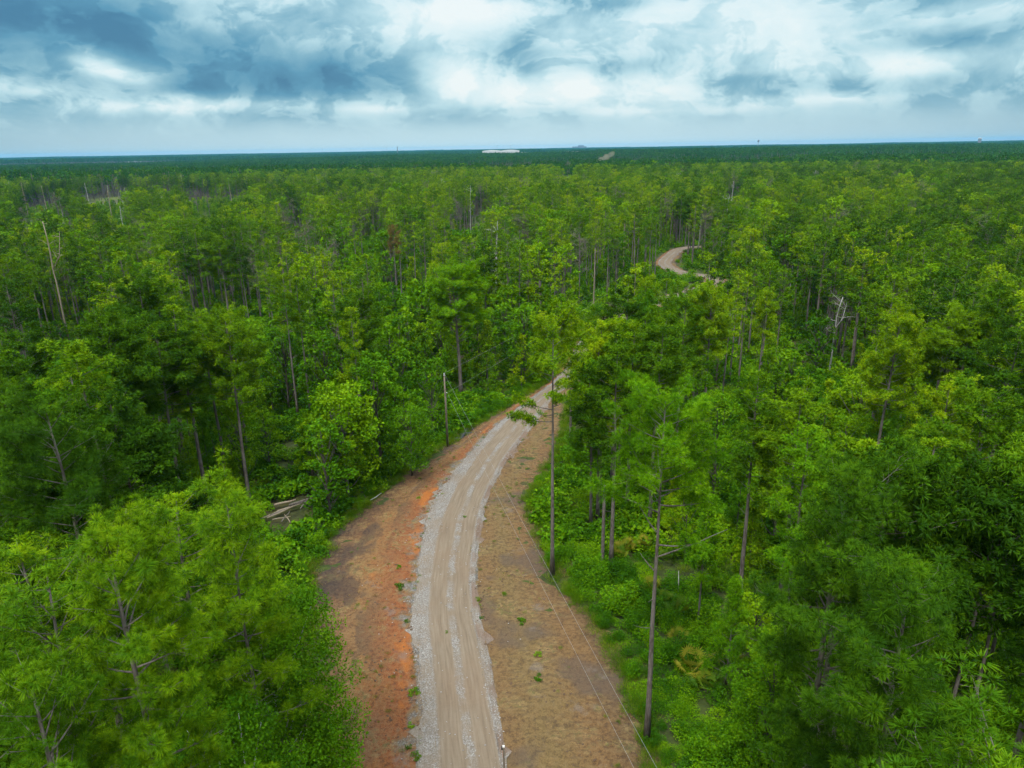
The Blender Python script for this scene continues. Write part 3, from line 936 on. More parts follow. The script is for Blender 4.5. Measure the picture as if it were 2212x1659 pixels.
PINE1, PINE2, YOUNG1, YOUNG2, BROAD1, BROAD2 = [], [], [], [], [], []
shp = [('dense rounded', 0.50, 50, 3.7, 1.0), ('broad domed', 0.60, 46, 4.3, 1.0), ('narrow', 0.52, 40, 2.5, 1.0), ('thin open', 0.60, 30, 3.3, 0.85),
       ('lopsided', 0.55, 42, 3.6, 0.92), ('small tufted', 0.68, 28, 2.9, 1.0), ('shaggy', 0.45, 52, 3.2, 1.0), ('flat-topped', 0.66, 34, 4.0, 1.0)]
for i, (s_, cb_, nb_, cr_, sp_) in enumerate(shp):
    asym = (0.3, -0.2) if s_ == 'lopsided' else (0, 0)
    mt = (PINE_M, PINE_D, PINE_M, PINE_M, PINE_D, PINE_M, PINE_B, PINE_M)[i]
    PINE1.append(mk('pine', *pine_parts(100 + i, 24, cr_, cb_, nb_, 1, sparse=sp_, asym=asym), BARK, mt, s_))
    PINE2.append(mk('pine', *pine_parts(200 + i, 24, cr_, cb_, int(nb_ * .9), 2, sparse=sp_, asym=asym, dead=2), BARK, mt, s_))
PINE0 = [mk('pine', *pine_parts(250 + i, 24, (3.5, 4.0, 3.2)[i], (.52, .58, .48)[i], (42, 44, 40)[i], 0, tuft=(36, 0.038)), BARK, (PINE_M, PINE_D, PINE_M)[i], ('dense needled', 'broad needled', 'shaggy needled')[i]) for i in range(3)]
for i in range(4):
    YOUNG1.append(mk('young_pine', *pine_parts(300 + i, 7.5, (1.5, 1.9, 1.3, 2.1)[i], 0.10, (34, 38, 30, 36)[i], 1, r0=0.08, cone=True, lobes=False, dead=0, bend=.1), BARK_D, (PINE_B, PINE_M)[i % 2],
                     ('pointed', 'bushy', 'slim', 'wide')[i]))
    YOUNG2.append(mk('young_pine', *pine_parts(320 + i, 7.5, (1.5, 1.9, 1.3, 2.1)[i], 0.10, 30, 2, r0=0.08, cone=True, lobes=False, dead=0, bend=.1), BARK_D, (PINE_B, PINE_M)[i % 2],
                     ('pointed', 'bushy', 'slim', 'wide')[i]))
for i in range(5):
    BROAD1.append(mk('broadleaf', *broad_parts(400 + i, (13, 11, 15, 9, 12)[i], (3.4, 3.0, 3.0, 2.8, 2.3)[i], 40, 130, 0.14, cb=0.28), (BARK_D, BARK)[i % 2], LEAF_M,
                     ('round', 'spreading', 'tall', 'low bushy', 'slim')[i]))
    BROAD2.append(mk('broadleaf', *broad_parts(420 + i, (13, 11, 15, 9, 12)[i], (3.4, 3.0, 3.0, 2.8, 2.3)[i], 30, 60, 0.23, cb=0.28), (BARK_D, BARK)[i % 2], LEAF_M,
                     ('round', 'spreading', 'tall', 'low bushy', 'slim')[i]))
SHRUB = [mk('shrub', *shrub_parts(500 + i, (1.6, 1.2, 2.1, 1.4, 1.0)[i], (1.3, 1.5, 1.4, 1.0, 1.2)[i], (2600, 2600, 3000, 1800, 2200)[i], (.055, .052, .065, .055, .045)[i]), BARK_D, BUSH_M,
            ('rounded', 'low spreading', 'tall', 'compact', 'low')[i]) for i in range(5)]
SHRUB2 = [mk('shrub', *shrub_parts(520 + i, 1.7, 1.6, 420, 0.15), BARK_D, BUSH_M) for i in range(3)]
GRASS = [grass_parts(540 + i, (0.8, 1.1, 0.6)[i], (0.6, 0.5, 0.8)[i]).mesh('grass_tuft', [GRASS_M]) for i in range(3)]
SNAG = [mk('dead', *snag_parts(560 + i, (15, 18, 12, 17)[i], 0.15, (8, 12, 5, 14)[i], twig=(0, 0, 0, 260)[i]), (BARK_T, BARK_W, BARK_T, BARK)[i % 4], TWIG_M,
           ('bare broken', 'bare forked', 'short bare', 'grey twiggy')[i]) for i in range(4)]
GREY = [mk('grey', *snag_parts(580 + i, (17, 15)[i], 0.15, 16, twig=420, ll=(1.2, 3.0)), BARK, TWIG_M, 'grey leafless') for i in range(2)]


def combined(name, v):
    T, Kk, b, c = v['tk']
    mb = MB()
    if T.n:
        mb.merge(T, 0)
    if Kk is not None and Kk.n:
        mb.merge(Kk, 1)
    return mb.mesh(name, [b, c])


TREES = []      # every tree that is an object of its own: (object, kind, shape, x, y, h)


def tree(kind, v, x, y, h, h0, rz=None, label=None, cat='tree', group=None, sxy=1.0, lean=0.0, tint=None):
    sc_ = h / h0
    o = thing(kind, label or '', cat, (x, y, -0.05), random.uniform(0, 6.28) if rz is None else rz, (sc_ * sxy, sc_ * sxy, sc_), group)
    if lean:
        o.rotation_euler = (lean, 0, o.rotation_euler[2])
    if v['trunk']:
        part('trunk', v['trunk'], o)
    if v['crown']:
        part('crown', v['crown'], o).color = (1, 1, 1, 1) if tint is None else (1.0 + tint, 0, 1, 1)
    TREES.append([o, kind, v['shape'], x, y, h, label])
    return o


def base_of(bx, by):
    p = at(bx, by)
    return p[0], p[1], math.hypot(p[0], p[1])


def height_from(bx, by, ty):
    """height of an upright thing whose foot is at (bx, by) and whose top shows at row ty"""
    p = at(bx, by)
    lo, hi = 0.2, 60
    for _ in range(40):
        m = (lo + hi) / 2
        v = proj([[p[0], p[1], m]])[1][0]
        if v > ty:
            lo = m
        else:
            hi = m
    return lo


# ------------------------------------------------------------------ the trees one can name
HERO = {}
TINT = {'spreading': .22, 'longlimb': .05, 'denseroad': .05, 'roadside': .12, 'midleft': .12, 'whitelimbs': .1, 'slender': .12, 'shaggy': .12, 'oak': .15, 'oak2': .0, 'oak3': -.1, 'palefringe': .12, 'bigdome': -.05, 'upperleftnear': -.1, 'corner': -.12, 'rusty': .1, 'darkoak': -.25, 'edge2': .3, 'edge3': .2, 'gum': .05}


def hero_base(key, bx, by, ty, prm, label, bm=BARK, cm=PINE_M, kind='pine_tree', crownbox=None, hmax=30):
    x, y, D = base_of(bx, by)
    h = min(height_from(bx, by, ty), hmax)
    T, Kk = pine_parts(h=h, **prm)
    v = mk(kind, T, Kk, bm, cm)
    tree(kind, v, x, y, h, h, rz=0.0, label=label, tint=TINT.get(key, 0.0))
    HERO[key] = (x, y)
    if crownbox:
        rect(*crownbox, D)
    return x, y, h


def hero_top(key, tx, ty, h, prm, label, bm=BARK, cm=PINE_M, kind='pine_tree', crownbox=None):
    p = at(tx, ty, h)
    T, Kk = pine_parts(h=h, **prm)
    tree(kind, mk(kind, T, Kk, bm, cm), p[0], p[1], h, h, rz=0.0, label=label, tint=TINT.get(key, 0.0))
    HERO[key] = (p[0], p[1])
    if crownbox:
        rect(*crownbox, math.hypot(p[0], p[1]))
    return p


PI = math.pi
hero_base('roadside', 1193, 1245, 690, dict(seed=1, cr=3.9, cb=0.72, nb=30, lod=1, r0=0.20, sparse=0.85, dead=1, bend=0.08,
          low_branches=[(0.645, PI * 0.97, 3.4, R(-6), 1.0), (0.69, PI * 0.9, 3.0, R(2), 0.8), (0.70, 0.2, 2.6, R(10), 0.7), (0.67, PI, 1.2, R(-10), .5)]),
          'tall thin roadside pine with one low leafy branch reaching over the gravel road', crownbox=(1110, 690, 1290, 1240))
hero_base('longlimb', 1397, 1600, 850, dict(seed=2, cr=4.1, cb=0.72, nb=40, lod=0, tuft=(66, 0.028), r0=0.20, sparse=0.9, dead=2, bend=0.12,
          low_branches=[(0.585, 0.12, 4.6, R(16), 0), (0.73, 0.2, 3.2, R(-12), 0.9), (0.71, PI * 0.93, 4.0, R(18), 0.8), (0.65, PI * .95, 1.8, R(50), 0), (0.54, PI * .9, 1.4, R(45), 0), (0.76, PI * .85, 3.5, R(48), .8), (.62, -.4, 2.6, R(0), .6)]),
          'tall pine with a long bare lower limb pointing right above the roadside shrubs', cm=PINE_B, crownbox=(1285, 850, 1545, 1560))
hero_base('denseroad', 1276, 1135, 775, dict(seed=3, cr=3.6, cb=0.36, nb=62, lod=1, r0=0.17, sparse=1.0, dead=1),
          'dense bushy pine standing right of the road at the muddy bank', cm=PINE_B, crownbox=(1205, 790, 1360, 1010))
hero_top('whitelimbs', 1540, 622, 20.5, dict(seed=4, cr=4.6, cb=0.55, nb=52, lod=1, r0=0.23, dead=9,
         low_branches=[(0.50, PI * .9, 2.6, R(30), 0), (0.46, PI * .95, 2.4, R(0), 0), (0.52, .2, 3, R(10), 0)]),
         'broad domed pine with bare side branches low on its pale trunk', crownbox=(1430, 620, 1610, 840))
hero_top('slender', 1657, 628, 18.5, dict(seed=5, cr=2.5, cb=0.60, nb=40, lod=1, r0=0.15, dead=2),
         'slender straight pine with small oval crown and long clean trunk', crownbox=(1618, 628, 1696, 800))
hero_top('palefringe', 1940, 690, 21, dict(seed=6, cr=4.6, cb=0.55, nb=46, lod=1, r0=0.22, dead=6),
         'large pine with spreading pale green crown beyond the white dead tree', crownbox=(1850, 690, 2040, 860))
hero_top('bigdome', 1840, 1012, 25.5, dict(seed=7, cr=4.7, cb=0.42, nb=84, lod=0, tuft=(60, 0.029), r0=0.26, dead=3, asym=(0.12, -0.1)),
         'largest domed pine on the lower right, its crown thick with tufts', cm=PINE_D, crownbox=(1705, 1005, 2000, 1290))
hero_top('cornerdome', 2010, 1232, 24.5, dict(seed=8, cr=3.5, cb=0.50, nb=62, lod=0, tuft=(60, 0.028), r0=0.24, dead=5, asym=(-0.1, 0)),
         'olive green domed pine in the lower right above bare leaning trunks', cm=PINE_D, crownbox=(1862, 1230, 2160, 1560))
hero_top('roundright', 2085, 1015, 24, dict(seed=9, cr=3.9, cb=0.48, nb=56, lod=1, r0=0.2, dead=3), 'round olive pine just right of the largest domed pine', cm=PINE_D)
hero_top('thintwo', 1530, 1068, 12.5, dict(seed=10, cr=2.0, cb=0.42, nb=44, lod=1, r0=0.10, dead=3, cone=True, bend=.2),
         'thin young pine with conical tip right of the long bare limb', cm=PINE_B, crownbox=(1480, 1068, 1590, 1370))
hero_top('pointy', 1588, 1262, 9.0, dict(seed=11, cr=1.9, cb=0.08, nb=60, lod=0, tuft=(36, 0.045), r0=0.1, dead=0, cone=True, lobes=False),
         'small pointed conifer of soft pale green among dark shrubs, lower right', cm=PINE_B)
hero_top('shaggy', 215, 1142, 27, dict(seed=12, cr=2.9, cb=0.60, nb=50, lod=0, tuft=(130, 0.018), tsize=0.92, r0=0.25, dead=3, asym=(0.15, 0.0),
         low_branches=[(0.60, 0.1, 4.0, R(-12), 1.0), (0.53, 0.3, 4.2, R(-18), 0.7), (0.56, -0.5, 3.4, R(-10), .8), (0.64, 2.6, 3.2, R(-12), 1.0), (0.58, 3.0, 3.0, R(-10), .9), (0.62, -0.9, 3.4, R(-4), 1.0)]),
         'nearest pine with long shaggy needle tufts, lower left', cm=PINE_M, crownbox=(20, 1140, 395, 1500))
hero_top('upperleftnear', 95, 872, 26.5, dict(seed=13, cr=4.3, cb=0.48, nb=66, lod=0, tuft=(60, 0.028), r0=0.24, dead=3),
         'big dark tufted pine at the left edge behind the nearest shaggy pine', cm=PINE_D, crownbox=(0, 870, 250, 1120))
hero_top('corner', 60, 1475, 24.5, dict(seed=14, cr=3.2, cb=0.62, nb=40, lod=0, tuft=(100, 0.021), tsize=0.85, r0=0.24, dead=2),
         'shaggy olive pine crown cut by the lower left corner', cm=PINE_M)
hero_top('midleft', 480, 1062, 24, dict(seed=15, cr=3.1, cb=0.56, nb=50, lod=0, tuft=(60, 0.028), r0=0.17, dead=6,
         low_branches=[(0.44, PI, 3.2, R(14), 0), (0.45, .4, 2.8, R(25), 0), (0.5, 0.0, 3, R(5), .5)]),
         'light green pine with bare forked lower limbs left of the log pile', cm=PINE_M, crownbox=(395, 1062, 650, 1400))
hero_base('tallleft', 542, 1100, 686, dict(seed=16, cr=4.2, cb=0.58, nb=52, lod=1, r0=0.22, dead=4, bend=.2),
          'tall pine with broad crown and dark lower trunk behind the light green pine', crownbox=(400, 686, 610, 1090))
hero_top('spreading', 985, 590, 20, dict(seed=17, cr=6.4, cb=0.58, nb=64, lod=1, r0=0.34, dead=6, bend=.35,
         low_branches=[(0.50, 0.5, 4.6, R(32), .9), (0.54, 2.7, 4.2, R(38), .8), (0.47, -0.4, 2, R(15), 0), (0.40, 2.9, 1.6, R(30), 0), (0.58, 0.1, 5.2, R(18), 1.0)]),
         'big spreading pine with thick forked limbs beyond the utility pole', cm=PINE_B, crownbox=(880, 590, 1072, 800))
for k, (dx_, dr) in enumerate(((0, 0), (9, 1))):
    hero_base('twin' if k == 0 else 'twin2', 645 + dx_ * 2 + k * 8, 905 - k * 12, 592 + k * 10, dict(seed=18 + k, cr=3.0, cb=0.62, nb=24, lod=1, r0=0.18, sparse=0.85, dead=14, bend=.15),
              ('twin-stemmed sparse pine with many grey dead twigs, its left stem', 'right-hand stem of the sparse twin-stemmed pine')[k], crownbox=(590, 592, 690, 900) if k == 0 else None)
hero_top('leftmid', 470, 512, 20.5, dict(seed=21, cr=4.2, cb=0.50, nb=46, lod=1, r0=0.28, sparse=.9, dead=12, bend=.3),
         'thick-trunked pine with open crown and grey inner limbs, middle left', crownbox=(415, 512, 525, 660))
# rusty pine pair in the open stand
hero_top('rusty', 848, 488, 20, dict(seed=22, cr=2.3, cb=0.66, nb=30, lod=1, r0=0.2, dead=10), 'dying pine with rust brown crown in the open stand', cm=RUST_M, crownbox=(825, 488, 885, 600))

# bare and dead trees
def snag(key, bx, by, ty, label, bm, prm, cm=TWIG_M, top=False, h=18, kind='dead_tree', box_=None):
    if top:
        p = at(bx, ty, h); x, y = p[0], p[1]
    else:
        x, y, _ = base_of(bx, by); h = height_from(bx, by, ty)
    T, Kk = snag_parts(h=h, **prm)
    o = thing(kind, label, 'dead tree', (x, y, -0.05))
    part('trunk', T.mesh('bare_trunk', [bm], True), o)
    if Kk.n:
        part('twigs', Kk.mesh('bare_twigs', [cm]), o)['kind'] = 'stuff'
    HERO[key] = (x, y)
    TREES.append([o, kind, '', x, y, h, label])
    if box_:
        rect(*box_, math.hypot(x, y))


snag('stump', 1301, 1222, 1048, 'straight grey trunk broken off without crown, in the shrubs right of the road', BARK,
     dict(seed=31, r0=0.17, limbs=0, top=0.85, lean=0.05), kind='broken_trunk', box_=(1270, 1040, 1330, 1250))
snag('paleforked', 150, 742, 478, 'tall tan bare snag with forked broken top, far left', BARK_T, dict(seed=32, r0=0.22, limbs=12, fork=True, z0=.6, ll=(.8, 2.2)), box_=(90, 470, 175, 740))
snag('whitetree', 1790, 812, 640, 'white-barked dying tree with forked trunk and bare twigs, right', BARK_W,
     dict(seed=33, r0=0.17, limbs=12, fork=True, z0=.4, twig=160, lean=.6), box_=(1740, 640, 1840, 800))
snag('palepole', 1282, 668, 535, 'pale bare trunk standing above shrubs beyond the roadside pine', BARK_T, dict(seed=34, r0=0.16, limbs=4, lean=.1), box_=(1270, 535, 1295, 650))
for k, (bx, by, ty, lb, bm, prm) in enumerate([
    (62, 470, 392, 'pale bare pole at the clearing edge, far left', BARK_T, dict(seed=35, r0=.25, limbs=3)),
    (104, 468, 400, 'second pale bare pole right of the far left one', BARK_T, dict(seed=36, r0=.25, limbs=2)),
    (195, 455, 395, 'white broken snag at the edge of the far clearing', BARK_W, dict(seed=37, r0=.25, limbs=5)),
    (243, 478, 412, 'orange-tan bare pole standing in the far clearing', BARK_T, dict(seed=38, r0=.28, limbs=2)),
    (268, 500, 445, 'small silver snag with short arms in the far clearing', BARK_W, dict(seed=39, r0=.2, limbs=10)),
    (503, 450, 397, 'pale bare pole right of the far clearing', BARK_T, dict(seed=40, r0=.25, limbs=3)),
    (430, 470, 415, 'grey dead tree with fine bare crown by the far clearing', BARK, dict(seed=41, r0=.2, limbs=16, twig=300)),
    (455, 475, 420, 'grey leafless tree right of the fine-crowned dead tree', BARK, dict(seed=42, r0=.2, limbs=16, twig=320)),
    (135, 500, 415, 'grey leafless round-crowned tree at the far left', BARK, dict(seed=43, r0=.2, limbs=18, twig=420, ll=(1.5, 3.4))),
    (60, 520, 448, 'wide grey leafless tree at the left picture edge', BARK, dict(seed=44, r0=.2, limbs=18, twig=420, ll=(1.5, 3.8))),
    (1225, 395, 350, 'grey-brown leafless tree against the far woods', BARK, dict(seed=45, r0=.3, limbs=18, twig=500, ll=(2, 4.0))),
    (1040, 470, 400, 'grey leafless tree with tapering crown in the open stand', BARK, dict(seed=46, r0=.22, limbs=16, twig=360)),
    (640, 500, 430, 'grey bare tree between green pines, middle left', BARK, dict(seed=47, r0=.2, limbs=14, twig=300)),
    (790, 520, 450, 'pinkish grey bare tree in the open stand', BARK, dict(seed=48, r0=.2, limbs=16, twig=360)),
    (995, 520, 445, 'slim grey bare tree beside the rusty pine', BARK, dict(seed=49, r0=.2, limbs=14, twig=300)),
    (1580, 440, 392, 'bare white forked top rising from the dark wood, right', BARK_W, dict(seed=50, r0=.25, limbs=12)),
    (2110, 1010, 880, 'grey half-dead tree with pale bare limbs, right edge', BARK_W, dict(seed=51, r0=.14, limbs=12, twig=60)),
    (1705, 640, 560, 'bare grey trunk in the dark wood right of centre', BARK_W, dict(seed=52, r0=.15, limbs=6)),
]):
    snag('dead%d' % k, bx, by, ty, lb, bm, prm, box_=(bx - 8, ty, bx + 10, by - 10))
# leaning bare trunks, lower right corner: pines whose crowns merge overhead
for k, (tx, ty, h_, lb) in enumerate([(1835, 1385, 19, 'bare-trunked pine left of the thick double trunk, lower right'),
                                      (1868, 1440, 20, 'thick trunk of the double pine, lower right'),
                                      (1905, 1400, 20.5, 'second trunk of the double pine, lower right'),
                                      (2060, 1480, 19, 'dark bare trunk between the olive crown and the corner'),
                                      (2105, 1470, 19.5, 'dark trunk nearest the lower right corner'),
                                      (2150, 1420, 20, 'dark trunk at the lower right picture edge')]):
    p = at(tx, ty, h_ * 0.72)
    T, Kk = pine_parts(seed=60 + k, h=h_ + 5, cr=2.7, cb=0.72, nb=36, lod=1, r0=(0.17, .24, .2, .17, .17, .18)[k], dead=9, bend=.25)
    tree('pine_tree', mk('pine', T, Kk, BARK, PINE_D), p[0], p[1], h_ + 5, h_ + 5, rz=0.0, label=lb)
    HERO['bare%d' % k] = (p[0], p[1])

# broadleaf heroes
def hero_broad(key, tx, ty, h, prm, label, cat='tree', kind='broadleaf_tree', cm=LEAF_M, bm=BARK_D):
    p = at(tx, ty, h)
    T, Kk = broad_parts(h=h, **prm)
    tree(kind, mk(kind, T, Kk, bm, cm), p[0], p[1], h, h, rz=0.0, label=label, tint=TINT.get(key, 0.0))
    HERO[key] = (p[0], p[1])


hero_broad('oak', 560, 1300, 16, dict(seed=71, cr=4.3, n_cl=120, per=460, leaf=0.078, r0=0.18, cb=0.22, limbs=8), 'bright fine-leaved tree overhanging the orange verge, lower left', bm=BARK_W)
hero_broad('oak2', 590, 1500, 12, dict(seed=72, cr=3.4, n_cl=70, per=380, leaf=0.075, r0=0.15, cb=0.15), 'lower fine-leaved tree with pale branches at the bottom left of the verge', bm=BARK_W)
hero_broad('oak3', 480, 1560, 15, dict(seed=73, cr=3.8, n_cl=70, per=360, leaf=0.075, r0=0.15, cb=0.2), 'dark leafy tree below the fine-leaved tree, bottom left', bm=BARK_W)
hero_broad('gum', 1690, 1372, 11, dict(seed=74, cr=2.4, n_cl=60, per=240, leaf=0.075, r0=0.13, cb=0.12), 'rounded broadleaf tree with bright top among shrubs, lower right')
hero_broad('gum2', 1640, 1500, 7, dict(seed=75, cr=2.4, n_cl=44, per=220, leaf=0.075, r0=0.1, cb=0.1), 'low broadleaf thicket tree at the bottom, right of the long-limbed pine')
hero_broad('ditchtree', 880, 880, 9, dict(seed=76, cr=3.4, n_cl=55, per=150, leaf=0.11, r0=0.12, cb=0.2), 'leafy broadleaf tree left of the utility pole')
hero_broad('darkoak', 745, 660, 9, dict(seed=77, cr=3.4, n_cl=50, per=150, leaf=0.13, r0=0.14, cb=0.1), 'dark round evergreen tree right of the twin-stemmed pine', cm=BUSH_M)
hero_broad('edge1', 1560, 850, 13, dict(seed=78, cr=3.2, n_cl=50, per=140, leaf=0.13, r0=0.14, cb=0.2), 'leafy tree below the broad pine with bare side branches')
hero_broad('edge2', 2100, 640, 15, dict(seed=79, cr=5, n_cl=70, per=140, leaf=0.15, r0=0.2, cb=0.3), 'wide pale green tree at the right edge above the round olive pine', bm=BARK_W)
hero_broad('edge3', 2130, 750, 14, dict(seed=80, cr=4.6, n_cl=70, per=140, leaf=0.14, r0=0.2, cb=0.3), 'wide pale leafy tree with bare white limbs, right edge', bm=BARK_W)

for k, (tx, ty, h_) in enumerate(((1306, 700, 21), (1350, 655, 21), (1398, 628, 20), (1480, 650, 21), (1335, 745, 22), (1236, 668, 19), (1425, 700, 22), (1300, 735, 20), (1284, 690, 19), (1332, 690, 20), (1438, 602, 19), (1484, 610, 19), (1400, 600, 20), (1522, 614, 20), (1370, 700, 21), (1378, 590, 19))):
    p = at(tx, ty, h_)
    tree('pine_tree', PINE1[(0, 1, 6, 0, 4, 2, 1, 0, 1, 6, 2, 3, 0, 6, 0, 1, 0, 1, 6, 0)[k]], p[0], p[1], h_, 24.0, sxy=1.2, label=None, group='pines of the wood')
    HERO['hide%d' % k] = (p[0], p[1])

# ------------------------------------------------------------------ fill the wood
half = R(44)


def cells(step, d0, d1, seed, jit=0.48):
    rng = np.random.default_rng(seed)
    n = int(d1 / step) + 1
    X, Y = np.meshgrid(np.arange(-n, n + 1) * step, np.arange(0, n + 1) * step)
    X = X.ravel() + rng.uniform(-jit, jit, X.size) * step; Y = Y.ravel() + rng.uniform(-jit, jit, Y.size) * step
    D = np.hypot(X, Y); A = np.arctan2(X, Y)
    k = (D > d0) & (D < d1) & (np.abs(A) < half)
    return X[k], Y[k], rng


HX = np.array([v[0] for v in HERO.values()]); HY = np.array([v[1] for v in HERO.values()])


def away(x, y, r):
    return np.min(np.hypot(x[:, None] - HX, y[:, None] - HY), axis=1) > r


FARCLEAR = [tuple(at(*p)[:2]) for p in ((170, 482), (330, 492), (520, 482), (700, 476), (720, 452), (560, 442), (380, 432), (240, 430), (150, 438), (40, 452), (40, 470))]
GAPS = [FARCLEAR] + [[tuple(at(*p)[:2]) for p in q_] for q_ in (
    ((1010, 690), (1130, 690), (1150, 620), (1060, 600), (1000, 640)),
    ((640, 720), (760, 730), (900, 760), (930, 700), (800, 640), (690, 640)),
    ((960, 860), (1120, 860), (1160, 780), (1060, 740), (960, 780)))]
X, Y, rng = cells(4.7, 9, 760, 41)
D = np.hypot(X, Y)
dens = np.where(X < -8, np.where(D < 95, 0.92, 0.62), np.where(X > 12, 0.86, 0.50))
dens = np.where((D > 95) & (D < 330) & (X > -70) & (X < 40), 0.42, dens)
dens = np.where(D > 330, 0.62, dens) * (0.72 + 0.5 * vnoise(X / 40, Y / 40, 9))
H = np.where(D < 90, rng.uniform(19, 24.5, X.size), rng.uniform(16.5, 22.5, X.size)) + 2.0 * (vnoise(X / 60, Y / 60, 10) - 0.5)
keep = (rng.uniform(size=X.size) < dens) & ~inside(X, Y, CLEAR_WIDE) & away(X, Y, 3.6) & ~shadowed(X, Y, H, np.full(X.size, 4.3))
for gp in GAPS:
    keep &= ~inside(X, Y, gp)
# nothing may hang right in front of the lens
pu, pv_ = proj(np.stack([X, Y, H], 1))
keep &= ~((D < 22) & (pv_ < 1300) & (pu > 300))
X, Y, H, D = X[keep], Y[keep], H[keep], D[keep]
uu, vv = proj(np.stack([X, Y, H * 0.8], 1))
inview = (uu > -20) & (uu < 2232) & (vv < 1700)
order = np.argsort(D)
VAR = rng.integers(0, 8, X.size)
VAR = np.where((X > -70) & (X < 40) & (D > 95) & (rng.uniform(size=X.size) < 0.6), rng.choice([3, 5, 7, 2], X.size), VAR)
az_ = np.abs(np.arctan2(X, Y))
VAR = np.where((az_ > R(20)) & (rng.uniform(size=X.size) < 0.45), rng.choice([1, 4], X.size), VAR)  # darker pines favoured towards both sides, imitating vignetting by crown colour
n_pine = sum(1 for t in TREES if t[1] == 'pine_tree')
ind = [i for i in order if inview[i]][:300 - n_pine]
ind_set = set(ind)
for i in ind:
    lod1 = D[i] < 92
    v = PINE0[VAR[i] % 3] if D[i] < 40 else (PINE1 if lod1 else PINE2)[VAR[i]]
    tree('pine_tree', v, X[i], Y[i], H[i], 24.0, sxy=random.uniform(1.08, 1.42), group='pines of the wood')
rest_pine = [i for i in order if i not in ind_set]
PX, PY, PH, PV = X[rest_pine], Y[rest_pine], H[rest_pine], VAR[rest_pine]


def scatter(name, px, py, pz, rz, sc, idx, sources, label=None):
    """one object: its points carry copies of the source meshes"""
    me = bpy.data.meshes.new(name)
    n = len(px)
    me.vertices.add(n)
    me.vertices.foreach_set('co', np.stack([px, py, pz], 1).astype(np.float32).ravel())
    for nm, tp, data in (('rz', 'FLOAT', rz), ('sc', 'FLOAT_VECTOR', sc), ('pick', 'INT', idx)):
        a_ = me.attributes.new(nm, tp, 'POINT')
        a_.data.foreach_set('vector' if tp == 'FLOAT_VECTOR' else 'value', np.asarray(data, np.int32 if tp == 'INT' else np.float32).ravel())
    o = bpy.data.objects.new(name, me); C.objects.link(o)
    o['kind'] = 'stuff'
    if label:
        o['label'] = label
    ng = bpy.data.node_groups.new(name, 'GeometryNodeTree')
    ng.interface.new_socket('Geometry', in_out='INPUT', socket_type='NodeSocketGeometry')
    ng.interface.new_socket('Geometry', in_out='OUTPUT', socket_type='NodeSocketGeometry')
    gi = ng.nodes.new('NodeGroupInput'); go = ng.nodes.new('NodeGroupOutput')
    iop = ng.nodes.new('GeometryNodeInstanceOnPoints')
    g2i = ng.nodes.new('GeometryNodeGeometryToInstance')
    for k_, src in enumerate(sources):
        so_ = bpy.data.objects.new(name + '_source', src)
        oi_ = ng.nodes.new('GeometryNodeObjectInfo'); oi_.inputs['Object'].default_value = so_
        oi_.inputs['As Instance'].default_value = False
        SRC_NODES.append((ng, oi_, so_))
    # Geometry to Instance keeps the order in which links are made, last first
    nodes = [nn for nn in ng.nodes if nn.bl_idname == 'GeometryNodeObjectInfo']
    for nn in reversed(nodes):
        ng.links.new(nn.outputs['Geometry'], g2i.inputs[0])
    ng.links.new(gi.outputs[0], iop.inputs['Points'])
    ng.links.new(g2i.outputs[0], iop.inputs['Instance'])
    iop.inputs['Pick Instance'].default_value = True

    def attr(nm, dt):
        n_ = ng.nodes.new('GeometryNodeInputNamedAttribute'); n_.data_type = dt; n_.inputs['Name'].default_value = nm
        return n_.outputs['Attribute']
    ng.links.new(attr('pick', 'INT'), iop.inputs['Instance Index'])
    ng.links.new(attr('sc', 'FLOAT_VECTOR'), iop.inputs['Scale'])
    cx_ = ng.nodes.new('ShaderNodeCombineXYZ'); ng.links.new(attr('rz', 'FLOAT'), cx_.inputs[2])
    ng.links.new(cx_.outputs[0], iop.inputs['Rotation'])
    ng.links.new(iop.outputs[0], go.inputs[0])
    md = o.modifiers.new('scatter', 'NODES'); md.node_group = ng
    return o


SRC_NODES = []
cmb = [combined('pine_tree', v) for v in PINE2]
near_c = [combined('pine_tree', v) for v in PINE1]
n_ = len(PX)
ps = PH / 24
PD = np.hypot(PX, PY)
scatter('pine_forest', PX, PY, terrain(PX, PY) - 0.05, rng.uniform(0, 6.28, n_), np.stack([ps * rng.uniform(1.1, 1.45, n_)] * 2 + [ps], 1),
        np.where(PD < 42, PV % 3 + 16, np.where(PD < 60, PV, PV + 8)), near_c + cmb + [combined('pine_tree', v_) for v_ in PINE0], 'the pines of the wood beyond the nearer ones, reading as one mass')

# young pines and broadleaf trees between them
X, Y, rng = cells(4.3, 14, 600, 43)
D = np.hypot(X, Y)
dn = np.where(D < 130, 0.42, 0.30) * (0.4 + 1.2 * vnoise(X / 22, Y / 22, 14))
mid = (X < 6) & (X > -45) & (D > 52) & (D < 150)
dn = np.where(D > 420, dn * 0.5, dn)
dn = np.where(mid, 0.95, dn)
infar = inside(X, Y, FARCLEAR)
dn = np.where(infar, 1.0, dn)
HY_ = rng.uniform(3.0, 9.5, X.size); HY_ = np.where(mid, rng.uniform(5, 11, X.size), HY_); HY_ = np.where(infar, rng.uniform(4.5, 8, X.size), HY_)
keep = (rng.uniform(size=X.size) < dn) & ~inside(X, Y, CLEAR_WIDE) & away(X, Y, 1.8) & (np.hypot(X - at(628, 1108)[0], Y - at(628, 1108)[1]) > 4.5) & ~shadowed(X, Y, HY_, np.full(X.size, 1.5), 0.2)
keep &= ~((D < 26))
X, Y, D, HY_ = X[keep], Y[keep], D[keep], HY_[keep]
isb = (rng.uniform(size=X.size) < np.where(inside(X, Y, FARCLEAR), 0.1, 0.42))
